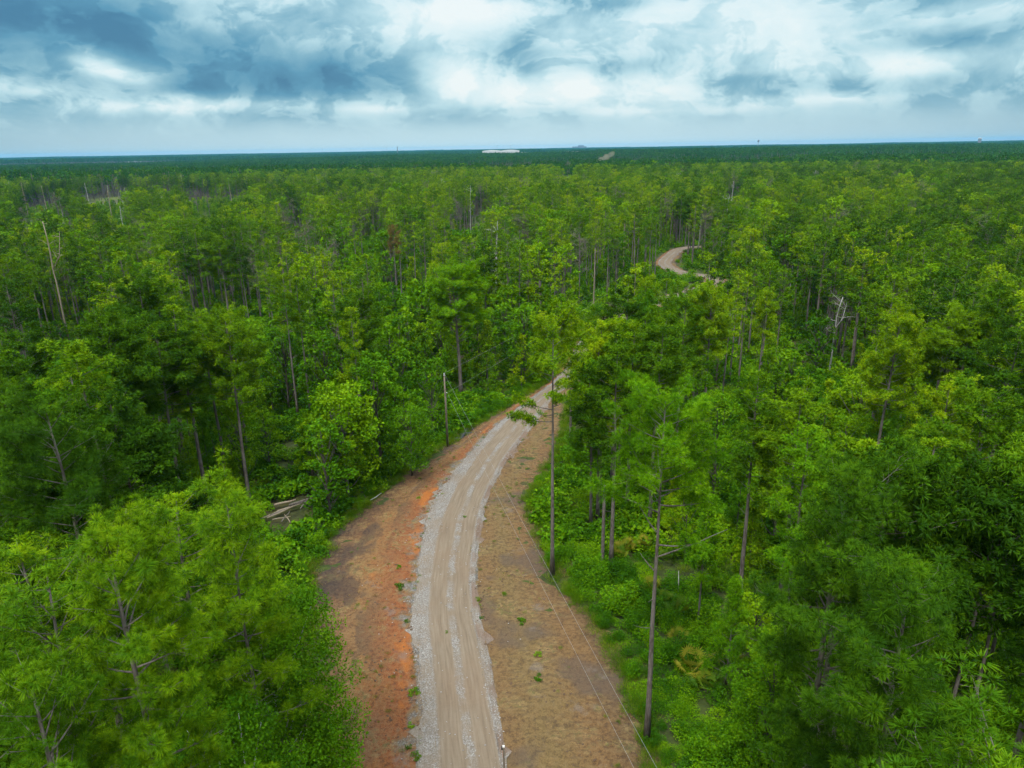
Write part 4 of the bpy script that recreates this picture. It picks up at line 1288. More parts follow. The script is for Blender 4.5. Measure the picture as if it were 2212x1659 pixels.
uu, vv = proj(np.stack([X, Y, HY_ * 0.8], 1))
vis = (uu > -10) & (uu < 2222) & (vv < 1690)
cnt = {'y': 0, 'b': 0}
ry, rb = [], []
for i in np.argsort(D):
    if isb[i]:
        HB = HY_[i] * 1.25 + 1.5
        if vis[i] and cnt['b'] < 140 and not shadowed(X[i:i + 1], Y[i:i + 1], np.array([HB]), np.array([3.0]), 0.3)[0]:
            cnt['b'] += 1; k = int(rng.integers(0, 5))
            tree('broadleaf_tree', (BROAD1 if D[i] < 100 else BROAD2)[k], X[i], Y[i], HB, (13, 11, 15, 9, 12)[k], group='broadleaf trees between the pines')
        else:
            rb.append(i)
    else:
        if vis[i] and cnt['y'] < 230:
            cnt['y'] += 1; k = int(rng.integers(0, 4))
            tree('young_pine', (YOUNG1 if D[i] < 90 else YOUNG2)[k], X[i], Y[i], HY_[i], 7.5, group='young pines under the tall ones')
        else:
            ry.append(i)
yc = [combined('young_pine', v) for v in YOUNG2]; bc = [combined('broadleaf', v) for v in BROAD2]
ii = np.array(ry + rb)
sc0 = np.concatenate([HY_[ry] / 7.5, HY_[rb] * 1.0 / 13])
pk = np.concatenate([rng.integers(0, 4, len(ry)), rng.integers(4, 9, len(rb))])
scatter('understory_trees', X[ii], Y[ii], np.full(len(ii), -0.05), rng.uniform(0, 6.28, len(ii)), np.stack([sc0 * 1.15, sc0 * 1.15, sc0], 1), pk, yc + bc,
        'young trees filling the wood under the tall pines')

# far broadleaf and dead trees mixed into the pine mass
X, Y, rng = cells(15, 150, 900, 45)
keep = ~inside(X, Y, CLEAR_WIDE) & ~shadowed(X, Y, np.full(X.size, 17.0), np.full(X.size, 4.0)) & away(X, Y, 3) & ~inside(X, Y, FARCLEAR)
X, Y = X[keep], Y[keep]
n_ = len(X); kd = rng.uniform(size=n_)
pk = np.where(kd < 0.62, rng.integers(0, 5, n_), np.where(kd < 0.88, 5 + rng.integers(0, 2, n_), 7 + rng.integers(0, 3, n_)))
sc0 = np.where(pk < 5, rng.uniform(1.1, 1.6, n_), rng.uniform(0.9, 1.25, n_))
scatter('mixed_trees', X, Y, terrain(X, Y), rng.uniform(0, 6.28, n_), np.stack([sc0] * 3, 1), pk,
        bc + [combined('grey', v) for v in GREY] + [combined('dead', v) for v in SNAG[:3]], 'leafy and leafless trees scattered through the far pines')

# undergrowth covering the forest floor
X1, Y1, rng = cells(1.75, 24, 130, 47)
X2, Y2, rng2 = cells(3.4, 130, 620, 48)
k_ = (np.hypot(X2, Y2) < 330) | inside(X2, Y2, FARCLEAR)
X2, Y2 = X2[k_], Y2[k_]
X = np.concatenate([X1, X2]); Y = np.concatenate([Y1, Y2]); D = np.hypot(X, Y)
keep = ~inside(X, Y, CLEAR) & (rng.uniform(size=X.size) < 0.78 + 0.5 * vnoise(X / 9, Y / 9, 15))
X, Y, D = X[keep], Y[keep], D[keep]
n_ = len(X)
LOGC = at(628, 1108)
openl = np.hypot(X - LOGC[0] - .3, (Y - LOGC[1] + 1.2) * .75) > 3.3
X, Y, D = X[openl], Y[openl], D[openl]
n_ = len(X)
openg = np.zeros(n_, bool)
for gp in GAPS[1:]:
    openg |= inside(X, Y, gp)
gsel = openg & (rng.uniform(size=n_) < 0.75)
edge_s = inside(X, Y, CLEAR_WIDE)
base_s = np.where(D < 130, rng.uniform(0.65, 1.4, n_), rng.uniform(0.9, 1.7, n_)) * np.where(edge_s, 0.55, 1.0)
pk = np.where(D < 62, rng.integers(0, 5, n_), 5 + rng.integers(0, 3, n_))
gr_ = (rng.uniform(size=n_) < 0.24) | gsel
pk = np.where(gr_, 8 + rng.integers(0, 3, n_), pk)
base_s = np.where(gr_, np.where(D < 130, 1.0, 2.0), base_s)
scatter('undergrowth', X, Y, np.full(n_, -0.05), rng.uniform(0, 6.28, n_), np.stack([base_s * 1.1, base_s * 1.1, base_s], 1), pk,
        [combined('shrub', v) for v in SHRUB] + [combined('shrub', v) for v in SHRUB2] + GRASS, 'shrubs, ferns and grass covering the forest floor')

# shrubs one can pick out along the edges of the clearing
es = []
for side, t_ in ((-1, 0.0), (1, 5.0)):
    cc = column(t_); mid_ = column(2.5)
    outw = unit(cc - mid_)
    for i in range(0, SN, 1):
        if 30 < cc[i][1] < 150:
            es.append((slen[i], side, cc[i], outw[i]))
rngs = np.random.default_rng(77)
SHR = []
last = {-1: -9, 1: -9}
for s_, side, c, o_ in es:
    for row, (gap, off) in enumerate(((1.7, 0.9), (2.4, 3.0), (3.4, 5.6))):
        key = (side, row)
        if s_ - last.get(key, -9) > gap * rngs.uniform(0.8, 1.3):
            last[key] = s_
            p = c + o_ * (off + rngs.uniform(-0.5, 0.7))
            u, v = proj([[p[0], p[1], 0.5]])
            if 0 < u[0] < 2212 and v[0] < 1670 and len(SHR) < 190 and math.hypot(p[0] - LOGC[0], p[1] - LOGC[1] + 1) > 3.6:
                k = int(rngs.integers(0, 5))
                o = thing('shrub', '', 'shrub', (p[0], p[1], -0.05), rngs.uniform(0, 6.28), float(rngs.uniform(0.7, 1.25) * (0.8 if row == 0 else 1.15)), 'shrubs along the clearing edge')
                part('stems', SHRUB[k]['trunk'], o); part('foliage', SHRUB[k]['crown'], o)
                SHR.append([o, 'shrub', SHRUB[k]['shape'], p[0], p[1], side])

# ------------------------------------------------------------------ canopy tiles to the horizon
def canopy_mat(name, cols):
    m = foliage(name, cols)
    for n__ in list(m.node_tree.nodes):
        if n__.bl_idname == 'ShaderNodeObjectInfo':
            for l in list(n__.outputs['Random'].links):
                sock = l.to_socket; m.node_tree.links.remove(l); sock.default_value = 0.42
    return m


CAN_M = canopy_mat('far_canopy', ((0.008, 0.044, 0.002), (0.020, 0.085, 0.003), (0.045, 0.125, 0.004)))


def canopy_tile(seed, size, count, per, leaf, r=3.3):
    rg = np.random.default_rng(seed)
    mb = MB()
    n = int(math.sqrt(count))
    gx, gy = np.meshgrid((np.arange(n) + .5) / n - .5, (np.arange(n) + .5) / n - .5)
    cx_ = gx.ravel() * size + rg.uniform(-.45, .45, n * n) * size / n; cyy = gy.ravel() * size + rg.uniform(-.45, .45, n * n) * size / n
    hh = rg.uniform(14, 23.5, n * n)
    p = unit(rg.normal(size=(n * n, per, 3)) + [0, 0, 0.5]) * np.array([r, r, 3.6]) * rg.uniform(.55, 1.0, (n * n, per, 1)) * rg.uniform(.7, 1.25, (n * n, 1, 1))
    c = p + np.stack([cx_, cyy, hh - 3], 1)[:, None, :]
    b = np.repeat(rg.uniform(size=n * n), per)
    mb.add(*leaves(rg, c.reshape(-1, 3), leaf * rg.uniform(.7, 1.3, n * n * per), 0.5)[:2], 0, np.repeat(np.clip(b * 0.8 + 0.2 * rg.uniform(size=b.size), 0, 1), 4))
    for i in range(0, n * n, 2 if per > 20 else 6):
        mb.add(*box((cx_[i], cyy[i], hh[i] / 2 - 1), (0.4, 0.4, hh[i] - 2)), 1)
    return mb.mesh('canopy_tile', [CAN_M, BARK])


tiles = [canopy_tile(700 + i, 62, 121, 46, 0.62) for i in range(3)]
X, Y, rng = cells(60, 760, 3300, 51, 0.05)
WARE = [(at(1095, 331, 18)[:2], 0), ]
wob = 260 * (vnoise(np.arctan2(X, Y) * 7 + 9, np.zeros(X.size), 37) - 0.5)
DD_ = np.hypot(X, Y) + wob
keep = (vnoise(X / 260, Y / 200, 31) > 0.16) & ~((DD_ > 1050) & (DD_ < 1450)) & ~(DD_ > 2650)
KEEP_OPEN = []
def far_pt(px, py, z):
    return at(px, py, z)
ware_specs = [(1082, 326.5, 24.5, 165, 60), (1130, 327.5, 23.5, 60, 40), (1240, 326, 23.5, 110, 50), (290, 341, 22.5, 60, 40)]
wp = []
for (px, py, z, L, W) in ware_specs:
    p = at(px, py, z); wp.append(p)
    dd = np.hypot(X, Y); dw = math.hypot(p[0], p[1])
    a1 = np.abs(np.arctan2(X, Y) - math.atan2(p[0], p[1]))
    keep &= ~((dd > dw - 520) & (dd < dw + 90) & (a1 * dw < L * 0.5 + 45))
X, Y = X[keep], Y[keep]; n_ = len(X)
hs = rng.uniform(0.9, 1.08, n_) * (0.88 + 0.28 * vnoise(X / 400, Y / 300, 33))
scatter('far_forest', X, Y, terrain(X, Y), rng.integers(0, 4, n_) * (PI / 2), np.stack([np.full(n_, 1.04)] * 2 + [hs], 1), rng.integers(0, 3, n_), tiles,
        'the forest further off, one closed canopy')
tb = [canopy_tile(710 + i, 310, 1089, 9, 2.0, 4.2) for i in range(2)]
X, Y, rng = cells(300, 3500, 9000, 53, 0.05)
n_ = len(X)
hs = 0.85 + 0.35 * vnoise(X / 1500, Y / 900, 35)
scatter('horizon_forest', X, Y, terrain(X, Y), rng.integers(0, 4, n_) * (PI / 2), np.stack([np.full(n_, 1.04)] * 2 + [hs], 1), rng.integers(0, 2, n_), tb,
        'the forest reaching to the horizon')

# the wood goes on beyond both picture edges
def outer(step, d1, seed):
    rg_ = np.random.default_rng(seed)
    n = int(d1 / step) + 1
    X, Y = np.meshgrid(np.arange(-n, n + 1) * step, np.arange(-n // 4, n + 1) * step)
    X = X.ravel() + rg_.uniform(-.45, .45, X.size) * step; Y = Y.ravel() + rg_.uniform(-.45, .45, Y.size) * step
    D = np.hypot(X, Y); A = np.abs(np.arctan2(X, Y))
    k = (D > 14) & (D < d1) & (A > half + .01) & (np.abs(X) > 16)
    return X[k], Y[k], rg_


X, Y, rg_ = outer(5.6, 300, 801)
n_ = len(X); hh_ = rg_.uniform(18, 23.5, n_) / 24
scatter('outer_pine_forest', X, Y, np.full(n_, -0.05), rg_.uniform(0, 6.28, n_), np.stack([hh_ * 1.2, hh_ * 1.2, hh_], 1), rg_.integers(0, 8, n_), cmb,
        'pines continuing beyond the picture edges')
X, Y, rg_ = outer(3.0, 170, 802)
n_ = len(X); hh_ = rg_.uniform(.9, 1.7, n_)
scatter('outer_undergrowth', X, Y, np.full(n_, -0.05), rg_.uniform(0, 6.28, n_), np.stack([hh_] * 3, 1), rg_.integers(0, 3, n_), [combined('shrub', v_) for v_ in SHRUB2],
        'shrubs continuing beyond the picture edges')

# ------------------------------------------------------------------ power line
def simple(name, mb, mats, parent=None, smooth=False, label=None):
    return part(name, mb.mesh(name, mats, smooth), parent, label)


METAL = plain('galvanised_metal', (0.45, 0.46, 0.47), 0.4, 0.1, metal=0.6)
BLACK = plain('black_plastic', (0.018, 0.02, 0.024), 0.45, 0.2)
WHITE = plain('white_paint', (0.62, 0.61, 0.58), 0.6, 0.08)
PORC = plain('insulator_porcelain', (0.50, 0.52, 0.53), 0.25, 0.1)
ORANGE = plain('orange_marker', (0.55, 0.13, 0.03), 0.6, 0.1)
WIRE_M = plain('aluminium_wire', (0.20, 0.20, 0.19), 0.5, 0.1)


def pole(bx, by, ty, label, guy=None, tx=None):
    x, y, D = base_of(bx, by)
    h = height_from(bx, by, ty)
    o = thing('utility_pole', label, 'utility pole', (x, y, 0), 0, 1, 'wooden poles of the power line')
    m = MB(); m.add(*tube(np.array([[0, 0, -.3], [0.01, 0, h * .5], [0, 0.01, h - 0.35]]), [0.135, 0.115, 0.095], 12)); simple('pole_shaft', m, [WOODP], o, True)
    m = MB(); m.add(*tube(np.array([[0, 0, h - 0.36], [0, 0, h - 0.30]]), [0.13, 0.13], 12)); simple('pole_cap', m, [METAL], o)
    m = MB(); m.add(*tube(np.array([[0, 0, h - .3], [0, 0, h - .2], [0, 0, h - .1], [0, 0, h]]), [0.05, 0.09, 0.07, 0.04], 10)); simple('insulator', m, [PORC], o, True)
    m = MB(); m.add(*tube(np.array([[0.13, 0, h * .74], [0.30, 0, h * .74]]), [0.03, 0.05], 8)); simple('insulator', m, [PORC], o, True)
    m = MB(); m.add(*tube(np.array([[0.14, 0.02, 0], [0.13, 0.02, h * .72]]), [0.012, 0.012], 5)); simple('ground_wire', m, [METAL], o)
    if guy:
        gp = at(*guy); m = MB(); m.add(*tube(np.array([[0, 0, h - .8], gp - np.array([x, y, 0])]), [0.012, 0.012], 5)); simple('guy_wire', m, [WIRE_M], o)
    return np.array([x, y, h])


A = pole(967, 965, 806, 'slim wooden utility pole standing on the left verge of the bend', guy=(915, 940))
Bp = pole(1361, 640, 581, 'far wooden utility pole rising from shrubs near the distant road curve')
# the next pole of the line stands outside the picture at the lower right: the conductors lead there
Qt = at(1416, 1659, A[2] - 0.5)
span = unit(Qt[:2] - A[:2])
N0 = np.append(A[:2] + span * 84, 0)
o = thing('utility_pole', 'wooden utility pole past the lower right edge that carries the two wires', 'utility pole', N0, 0, 1, 'wooden poles of the power line')
m = MB(); m.add(*tube(np.array([[0, 0, -.3], [0, 0, A[2] - .3]]), [0.17, 0.115], 12)); simple('pole_shaft', m, [WOODP], o, True)
m = MB(); m.add(*tube(np.array([[0, 0, A[2] - .3], [0, 0, A[2]]]), [0.07, 0.05], 10)); simple('insulator', m, [PORC], o, True)
N = np.append(N0[:2], A[2])


def wire(p, q, sag, label, r=0.009):
    s_ = np.linspace(0, 1, 28)[:, None]
    path = p * (1 - s_) + q * s_
    path[:, 2] -= sag * 4 * (s_ * (1 - s_))[:, 0]
    o = thing('power_line', label, 'overhead wire', p, 0, 1, 'overhead wires of the power line')
    m = MB(); m.add(*tube(path - p, np.full(28, r), 5)); simple('conductor', m, [WIRE_M], o, True)


Qn = at(1371, 1659, A[2] * .74 - 0.3)
lowA = A * [1, 1, .74] + [0.3, 0, 0]
dl = unit(Qn[:2] - lowA[:2]); lowN = np.append(lowA[:2] + dl * 84, A[2] * .74)
wire(A, N, 0.5, 'upper overhead wire running from the verge pole across the road to the lower right')
wire(lowA, lowN, 0.5, 'lower overhead wire running from the verge pole across the road to the lower right')
wire(A, Bp, 0.6, 'upper overhead wire between the verge pole and the far pole')
wire(lowA, Bp * [1, 1, .74] + [0.3, 0, 0], 0.7, 'lower overhead wire between the verge pole and the far pole')

# short square post at the bottom of the picture
px_, py_ = at(1090, 1700)[:2]
hh = height_from(1090, 1700, 1614)
o = thing('wooden_post', 'short square wooden post with white cap at the right road edge', 'post', (px_, py_, 0.2))
m = MB(); m.add(*box((0, 0, hh / 2 - .2), (0.11, 0.11, hh))); simple('post_shaft', m, [WOODP], o)
m = MB(); m.add(*box((0, 0, hh - .15), (0.13, 0.13, 0.10))); simple('post_cap', m, [WHITE], o)
m = MB(); m.add(*box((-0.10, 0, hh - .27), (0.09, 0.1, 0.2))); simple('junction_box', m, [BLACK], o)
m = MB(); m.add(*box((-0.062, 0.0, hh - .75), (0.012, 0.08, 0.45))); simple('marker_strip', m, [ORANGE], o)

# ------------------------------------------------------------------ logs, ditch, silt cloth
lc = at(628, 1108)
rl = np.random.default_rng(91)
for i, (ox, oy, oz, L, a_, e_, r_, lb) in enumerate([
    (0.0, 0.0, .35, 4.6, 38, 4, .10, 'longest grey log lying across the left log pile'), (.4, .5, .30, 4.0, 33, 2, .09, 'grey log on the uphill side of the left log pile'),
    (-.4, -.5, .25, 4.2, 42, 3, .08, 'pale log on the downhill side of the left log pile'), (.9, 1.1, .45, 2.6, 20, 8, .14, 'thick short log at the top of the left log pile'),
    (-.9, 1.2, .35, 2.4, 18, 6, .15, 'thick split log end standing at the rear of the log pile'), (-1.3, -.8, .2, 3.4, 50, 0, .06, 'thin pole sticking out at the lower left of the log pile'),
    (.1, -1.9, .3, 1.8, 75, 12, .07, 'crooked stick in the small heap below the log pile'), (-.3, -2.2, .25, 1.9, 10, 5, .08, 'short grey log in the small heap below the log pile'),
    (.4, -2.4, .3, 1.5, 130, 15, .06, 'pale stick crossing the small heap below the log pile'), (1.5, .6, .5, 1.6, 60, 25, .07, 'broken branch leaning on the right end of the log pile')]):
    o = thing('log', lb, 'log', lc + np.array([ox, oy, oz + .35]), 0, 1, 'old logs piled left of the clearing')
    d3 = np.array([math.cos(R(a_)) * math.cos(R(e_)), math.sin(R(a_)) * math.cos(R(e_)), math.sin(R(e_))]) * L / 2
    pth = np.array([-d3, -d3 * .3 + rl.normal(0, .05, 3), d3 * .4 + rl.normal(0, .05, 3), d3])
    m = MB(); m.add(*tube(pth, np.array([1, .92, .8, .62]) * r_, 8)); simple('stem', m, [BARK_T if i % 3 else BARK], o, True)
for i, (px, py, L, a_, r_, lb) in enumerate([(800, 1085, 1.8, 55, .06, 'small pale branch at the left clearing edge by the dark soil'), (790, 1078, 1.3, 120, .05, 'dark stick crossing beside the small pale branch'),
                                             (742, 1100, 1.4, 60, .07, 'white stick lying in the shrubs right of the log pile'), (1303, 1325, 1.6, 65, .06, 'white dead branch in the shrubs right of the clearing'),
                                             (1464, 1290, 2.6, 85, .05, 'thin white dead stem standing among palmettos')]):
    p = at(px, py)
    o = thing('branch', lb, 'branch', p + [0, 0, 0.25])
    up_ = 2.2 if i == 4 else 0.15
    m = MB(); e_ = np.array([math.cos(R(a_)) * L * (0.15 if i == 4 else 1), math.sin(R(a_)) * L * (.15 if i == 4 else 1), up_])
    m.add(*tube(np.array([[0, 0, 0], e_ * .5 + rl.normal(0, .04, 3), e_]), [r_, r_ * .8, r_ * .4], 6)); simple('stem', m, [BARK_W if i != 1 else BARK_D], o, True)

# puddle in the ditch at the muddy bank
m = MB(); c = at(1199, 1003); k = 26
an = np.linspace(0, 2 * np.pi, k, endpoint=False)
rr = (1 + 0.25 * np.sin(3 * an + 1) + 0.12 * np.sin(7 * an))[:, None]
V = np.vstack([[0, 0, 0], np.column_stack([np.cos(an) * 1.3, np.sin(an) * 3.1, np.zeros(k)]) * rr])
T = [(0, i + 1, (i + 1) % k + 1) for i in range(k)]
m.add(V + c + [0, 0, 0.035], T)
wm, nt, wo = new_mat('ditch_water')
p = nt.node('ShaderNodeBsdfPrincipled'); p.inputs['Base Color'].default_value = (0.03, 0.035, 0.03, 1); p.inputs['Roughness'].default_value = 0.04; p.inputs['IOR'].default_value = 1.33
nt.l.new(p.outputs[0], wo.inputs[0])
struct('water', m.mesh('ditch_water', [wm]))

# black silt cloth slumped at the left clearing edge
for i, (px, py, L, a_, lb) in enumerate([(1003, 945, 3.6, 52, 'black silt cloth slumped at the clearing edge right of the pole'), (1010, 935, 3.0, 60, 'second strip of black silt cloth, further up the bend')]):
    p = at(px, py)
    o = thing('silt_fence', lb, 'silt fence', p, R(a_))
    n = 14; s_ = np.linspace(-L / 2, L / 2, n)
    prof = [(0.0, 0.02), (0.12, 0.30), (0.32, 0.42), (0.62, 0.16), (0.95, 0.05)]
    V = np.array([[s, yy + 0.1 * math.sin(s * 2 + i), zz * (0.8 + 0.3 * math.sin(s * 3.1)) * (1 - (abs(s) / L * 1.6) ** 3) + .05] for s in s_ for yy, zz in prof])
    V2 = V + [0, 0, 0.015]
    T = []
    for a in range(n - 1):
        for b in range(4):
            q_ = a * 5 + b; T += [(q_, q_ + 5, q_ + 6), (q_, q_ + 6, q_ + 1)]
    m = MB(); m.add(V, T); m.add(V2, [t[::-1] for t in T]); simple('cloth', m, [BLACK], o, True)
p = at(888, 0 + 945) if False else at(1292, 1290)

# ------------------------------------------------------------------ palmettos, weeds, grass along the edges
PALM = [palmetto_parts(600 + i).mesh('palmetto_fronds', [PALM_M]) for i in range(3)]
where_words = {}
rp = np.random.default_rng(92)
pal = [(1440, 1222, 'palmetto with yellowing fans beside the thin white dead stem'), (1352, 1200, 'palmetto with yellow dead fans left of the long-limbed pine'), (1470, 1345, 'green palmetto just below the thin white dead stem'),
       (1432, 1310, 'palmetto between the long-limbed pine and the white stem'), (1462, 1400, 'palmetto low in the shrubs under the thin young pine'), (1405, 1290, 'palmetto right at the foot of the long-limbed pine'),
       (1530, 1500, 'dark green palmetto among bottom shrubs, lower right'), (1570, 1440, 'palmetto below the small pointed conifer'), (1335, 1215, 'small palmetto beside the broken grey trunk'),
       (1395, 1195, 'palmetto behind the long-limbed pine trunk'), (1490, 1460, 'broad palmetto in the shade below the young pine'), (735, 1000, 'palmetto in the sunny scrub left of the clearing')]
for i, (px, py, lb) in enumerate(pal):
    p = at(px, py)
    o = thing('palmetto', lb, 'palmetto', p + [0, 0, 0.55], rp.uniform(0, 6), rp.uniform(1.2, 1.7), 'palmettos in the roadside scrub')
    part('fronds', PALM[i % 3], o)
WEED = [shrub_parts(610 + i, 0.5, 0.5, 240, 0.055, 5)[1].mesh('weed', [BUSH_M]) for i in range(2)] if False else None
weed_m = []
for i in range(3):
    T_, K_ = shrub_parts(610 + i, 0.55, 0.5, 260, 0.05, 5); weed_m.append(K_.mesh('weed_leaves', [GRASS_M if i == 2 else LEAF_M]))
wd = [(892, 1505, .95, 'leafy weed on the left gravel edge, nearest the camera but two'), (889, 1572, .6, 'small weed on the left gravel edge below the larger leafy weed'), (898, 1640, .8, 'weed at the bottom of the left gravel edge'),
      (885, 1620, .5, 'tiny weed just left of the bottom gravel-edge weed'), (862, 1275, 1.0, 'green weed patch in the orange strip left of the gravel'), (880, 1350, .6, 'weed in the left gravel where it narrows'),
      (903, 1080, .55, 'weed on the left gravel at the bend'), (1047, 880, .9, 'grassy clump on the gravel high up the bend'), (1032, 1300, .6, 'weed beside the right gravel edge near the orange stain'),
      (1042, 1340, .5, 'small weed by the right gravel edge'), (1125, 1350, .9, 'grassy tuft in the right-hand dirt'), (1090, 1290, .6, 'yellow-green tuft in the right-hand dirt above the grassy one'),
      (1160, 1420, .7, 'weed patch in the right-hand dirt near the shrubs'), (1165, 1470, .8, 'wide weed patch low in the right-hand dirt'), (965, 1370, .35, 'tiny weed between the wheel tracks'),
      (1005, 1120, .4, 'small weed right of the wheel tracks at the bend'), (860, 1230, .6, 'weed above the patch in the orange strip'), (755, 1045, .6, 'weed by the dark soil at the left edge')]
for i, (px, py, sc_, lb) in enumerate(wd):
    p = at(px, py)
    o = bpy.data.objects.new('weed', weed_m[i % 3]); C.objects.link(o)
    o.location = p + [0, 0, 0.16]; o.scale = [sc_ * 1.1] * 3; o.rotation_euler = (0, 0, i)
    o['label'] = lb; o['category'] = 'weed'; o['group'] = 'weeds on the verge'
# grass lining both edges and thin sprouts over the verge
rg = np.random.default_rng(93)
ex, ey, es_ = [], [], []
for t_ in (0.0, 5.0):
    cc = column(t_); md = column(2.5); ow = unit(cc - md)
    for i in range(0, SN):
        if 25 < cc[i][1] < 170:
            for _ in range(3):
                p = cc[i] + ow[i] * rg.normal(0.15, 0.45); ex.append(p[0]); ey.append(p[1]); es_.append(rg.uniform(.5, 1.1))
n1 = len(ex)
for _ in range(5000):
    i = rg.integers(0, SN); t_ = rg.choice([rg.uniform(0.3, 1.25), rg.uniform(3.6, 4.9)])
    a_ = int(t_); p = strip[i, a_] * (1 - t_ + a_) + strip[i, a_ + 1] * (t_ - a_)
    if p[1] < 25 or p[1] > 150 or vnoise(p[0] / 3, p[1] / 5, 17) < 0.44:
        continue
    ex.append(p[0]); ey.append(p[1]); es_.append(rg.uniform(.12, .34))
ex, ey, es_ = map(np.array, (ex, ey, es_)); n = len(ex)
dry = grass_parts(620, 0.5, 0.9, 50, 0.03).mesh('dry_tuft', [STRAW_M])
scatter('verge_grass', ex, ey, np.where(np.arange(n) < n1, 0.0, 0.12), rg.uniform(0, 6.28, n), np.stack([es_] * 3, 1),
        np.where(rg.uniform(size=n) < np.where(np.arange(n) < n1, 0.15, 0.62), 3, rg.integers(0, 3, n)), GRASS + [dry], 'grass fringing the clearing and sprouting on the verge')
# loose stones of the gravel shoulders and straw litter
def pebble(seed):
    r_ = np.random.default_rng(seed)
    v = np.array([[1, 0, 0], [-1, 0, 0], [0, 1, 0], [0, -1, 0], [0, 0, .7], [0, 0, -.7]]) * r_.uniform(.7, 1.2, (6, 3)) + r_.normal(0, .12, (6, 3))
    m = MB(); m.add(v, [(0, 2, 4), (2, 1, 4), (1, 3, 4), (3, 0, 4), (2, 0, 5), (1, 2, 5), (3, 1, 5), (0, 3, 5)])
    return m.mesh('stone', [STONE])


STONE = plain('limestone', (0.27, 0.26, 0.25), 0.9, 0.3)
sx, sy, sz_, ss = [], [], [], []
for _ in range(15000):
    i = rg.integers(0, SN)
    if not 25 < strip[i, 2][1] < 95:
        continue
    t_ = rg.choice([1.45 + rg.normal(0, 0.33), 3.35 + rg.normal(0, 0.35), 2.5 + rg.normal(0, .05)], p=[.62, .3, .08])
    if t_ < .5 or t_ > 4.4:
        continue
    a_ = int(t_); p = strip[i, a_] * (1 - t_ + a_) + strip[i, a_ + 1] * (t_ - a_) + rg.normal(0, .15, 2)
    if vnoise(p[0] / 1.2, p[1] / 1.6, 18) < 0.45:
        continue
    sx.append(p[0]); sy.append(p[1]); sz_.append(float(ground_z(np.array([t_]), np.array([slen[i]]))[0]) + .03); ss.append(rg.uniform(.025, .075))
n = len(sx); ss = np.array(ss)
scatter('gravel', np.array(sx), np.array(sy), np.array(sz_), rg.uniform(0, 6.28, n), np.stack([ss, ss * 1.2, ss], 1), rg.integers(0, 3, n), [pebble(i) for i in range(3)],
        'loose pale stones along the road shoulders')

CLOD = plain('earth_clod', (0.085, 0.052, 0.030), 1.0, 0.4)
sx, sy, sz_, ss = [], [], [], []
for _ in range(9000):
    i = rg.integers(0, SN)
    if not 25 < strip[i, 2][1] < 120:
        continue
    t_ = rg.choice([rg.uniform(.1, 1.1), rg.uniform(3.8, 4.95)], p=[.4, .6])
    a_ = int(t_); p = strip[i, a_] * (1 - t_ + a_) + strip[i, a_ + 1] * (t_ - a_) + rg.normal(0, .2, 2)
    if vnoise(p[0] / 2.2, p[1] / 3.0, 19) < 0.52:
        continue
    sx.append(p[0]); sy.append(p[1]); sz_.append(float(ground_z(np.array([t_]), np.array([slen[i]]))[0]) + .01); ss.append(rg.uniform(.03, .12))
n = len(sx); ss = np.array(ss); STONE = CLOD
scatter('dirt_clods', np.array(sx), np.array(sy), np.array(sz_), rg.uniform(0, 6.28, n), np.stack([ss, ss * 1.4, ss * .7], 1), rg.integers(0, 3, n), [pebble(9 + i) for i in range(3)],
        'clods of dark earth littering the verges')

# ------------------------------------------------------------------ far buildings, masts, dust
BWALL = plain('pale_sheet_wall', (0.48, 0.50, 0.51), 0.6, 0.06, 0.02)
BROOF = plain('white_sheet_roof', (0.66, 0.67, 0.68), 0.5, 0.05, 0.02)
for i, ((px, py, z, L, W), p) in enumerate(zip(ware_specs, wp)):
    o = thing('warehouse', ('long white warehouse with two-humped roof on the horizon, largest of the pale buildings', 'small white shed right beside the largest horizon warehouse',
                            'low pale warehouse on the horizon above the dust plume', 'thin pale building glimpsed in the far woods at left')[i], 'warehouse', (p[0], p[1], terrain(p[0], p[1])),
              -math.atan2(p[0], p[1]))
    m = MB(); m.add(*box((0, 0, (z - 2) / 2), (L, W, z - 2))); simple('wall', m, [BWALL], o)
    k = 2 if i == 0 else 1
    for j in range(k):
        xx = np.linspace(-.5, .5, 9); w_ = L / k * 1.01
        c0 = (j - (k - 1) / 2) * L / k
        V = np.array([[c0 + a * w_, s * W / 2, z - 2.2 + 3.4 * (1 - (2 * a) ** 2)] for s in (-1, 1) for a in xx])
        V = np.vstack([V, V * [1, 1, 0] + [0, 0, z - 2.6]])
        T = []
        for a in range(8):
            T += [(a, a + 1, a + 10), (a, a + 10, a + 9), (a, a + 18, a + 19), (a, a + 19, a + 1), (a + 9, a + 10, a + 28), (a + 9, a + 28, a + 27)]
        m = MB(); m.add(V, T); simple('roof', m, [BROOF], o)
    for j in range(4):
        m = MB(); m.add(*box(((j - 1.5) * L / 5, -W / 2 - .15, 3.5), (L / 14, .3, 7))); simple('loading_door', m, [BLACK], o)

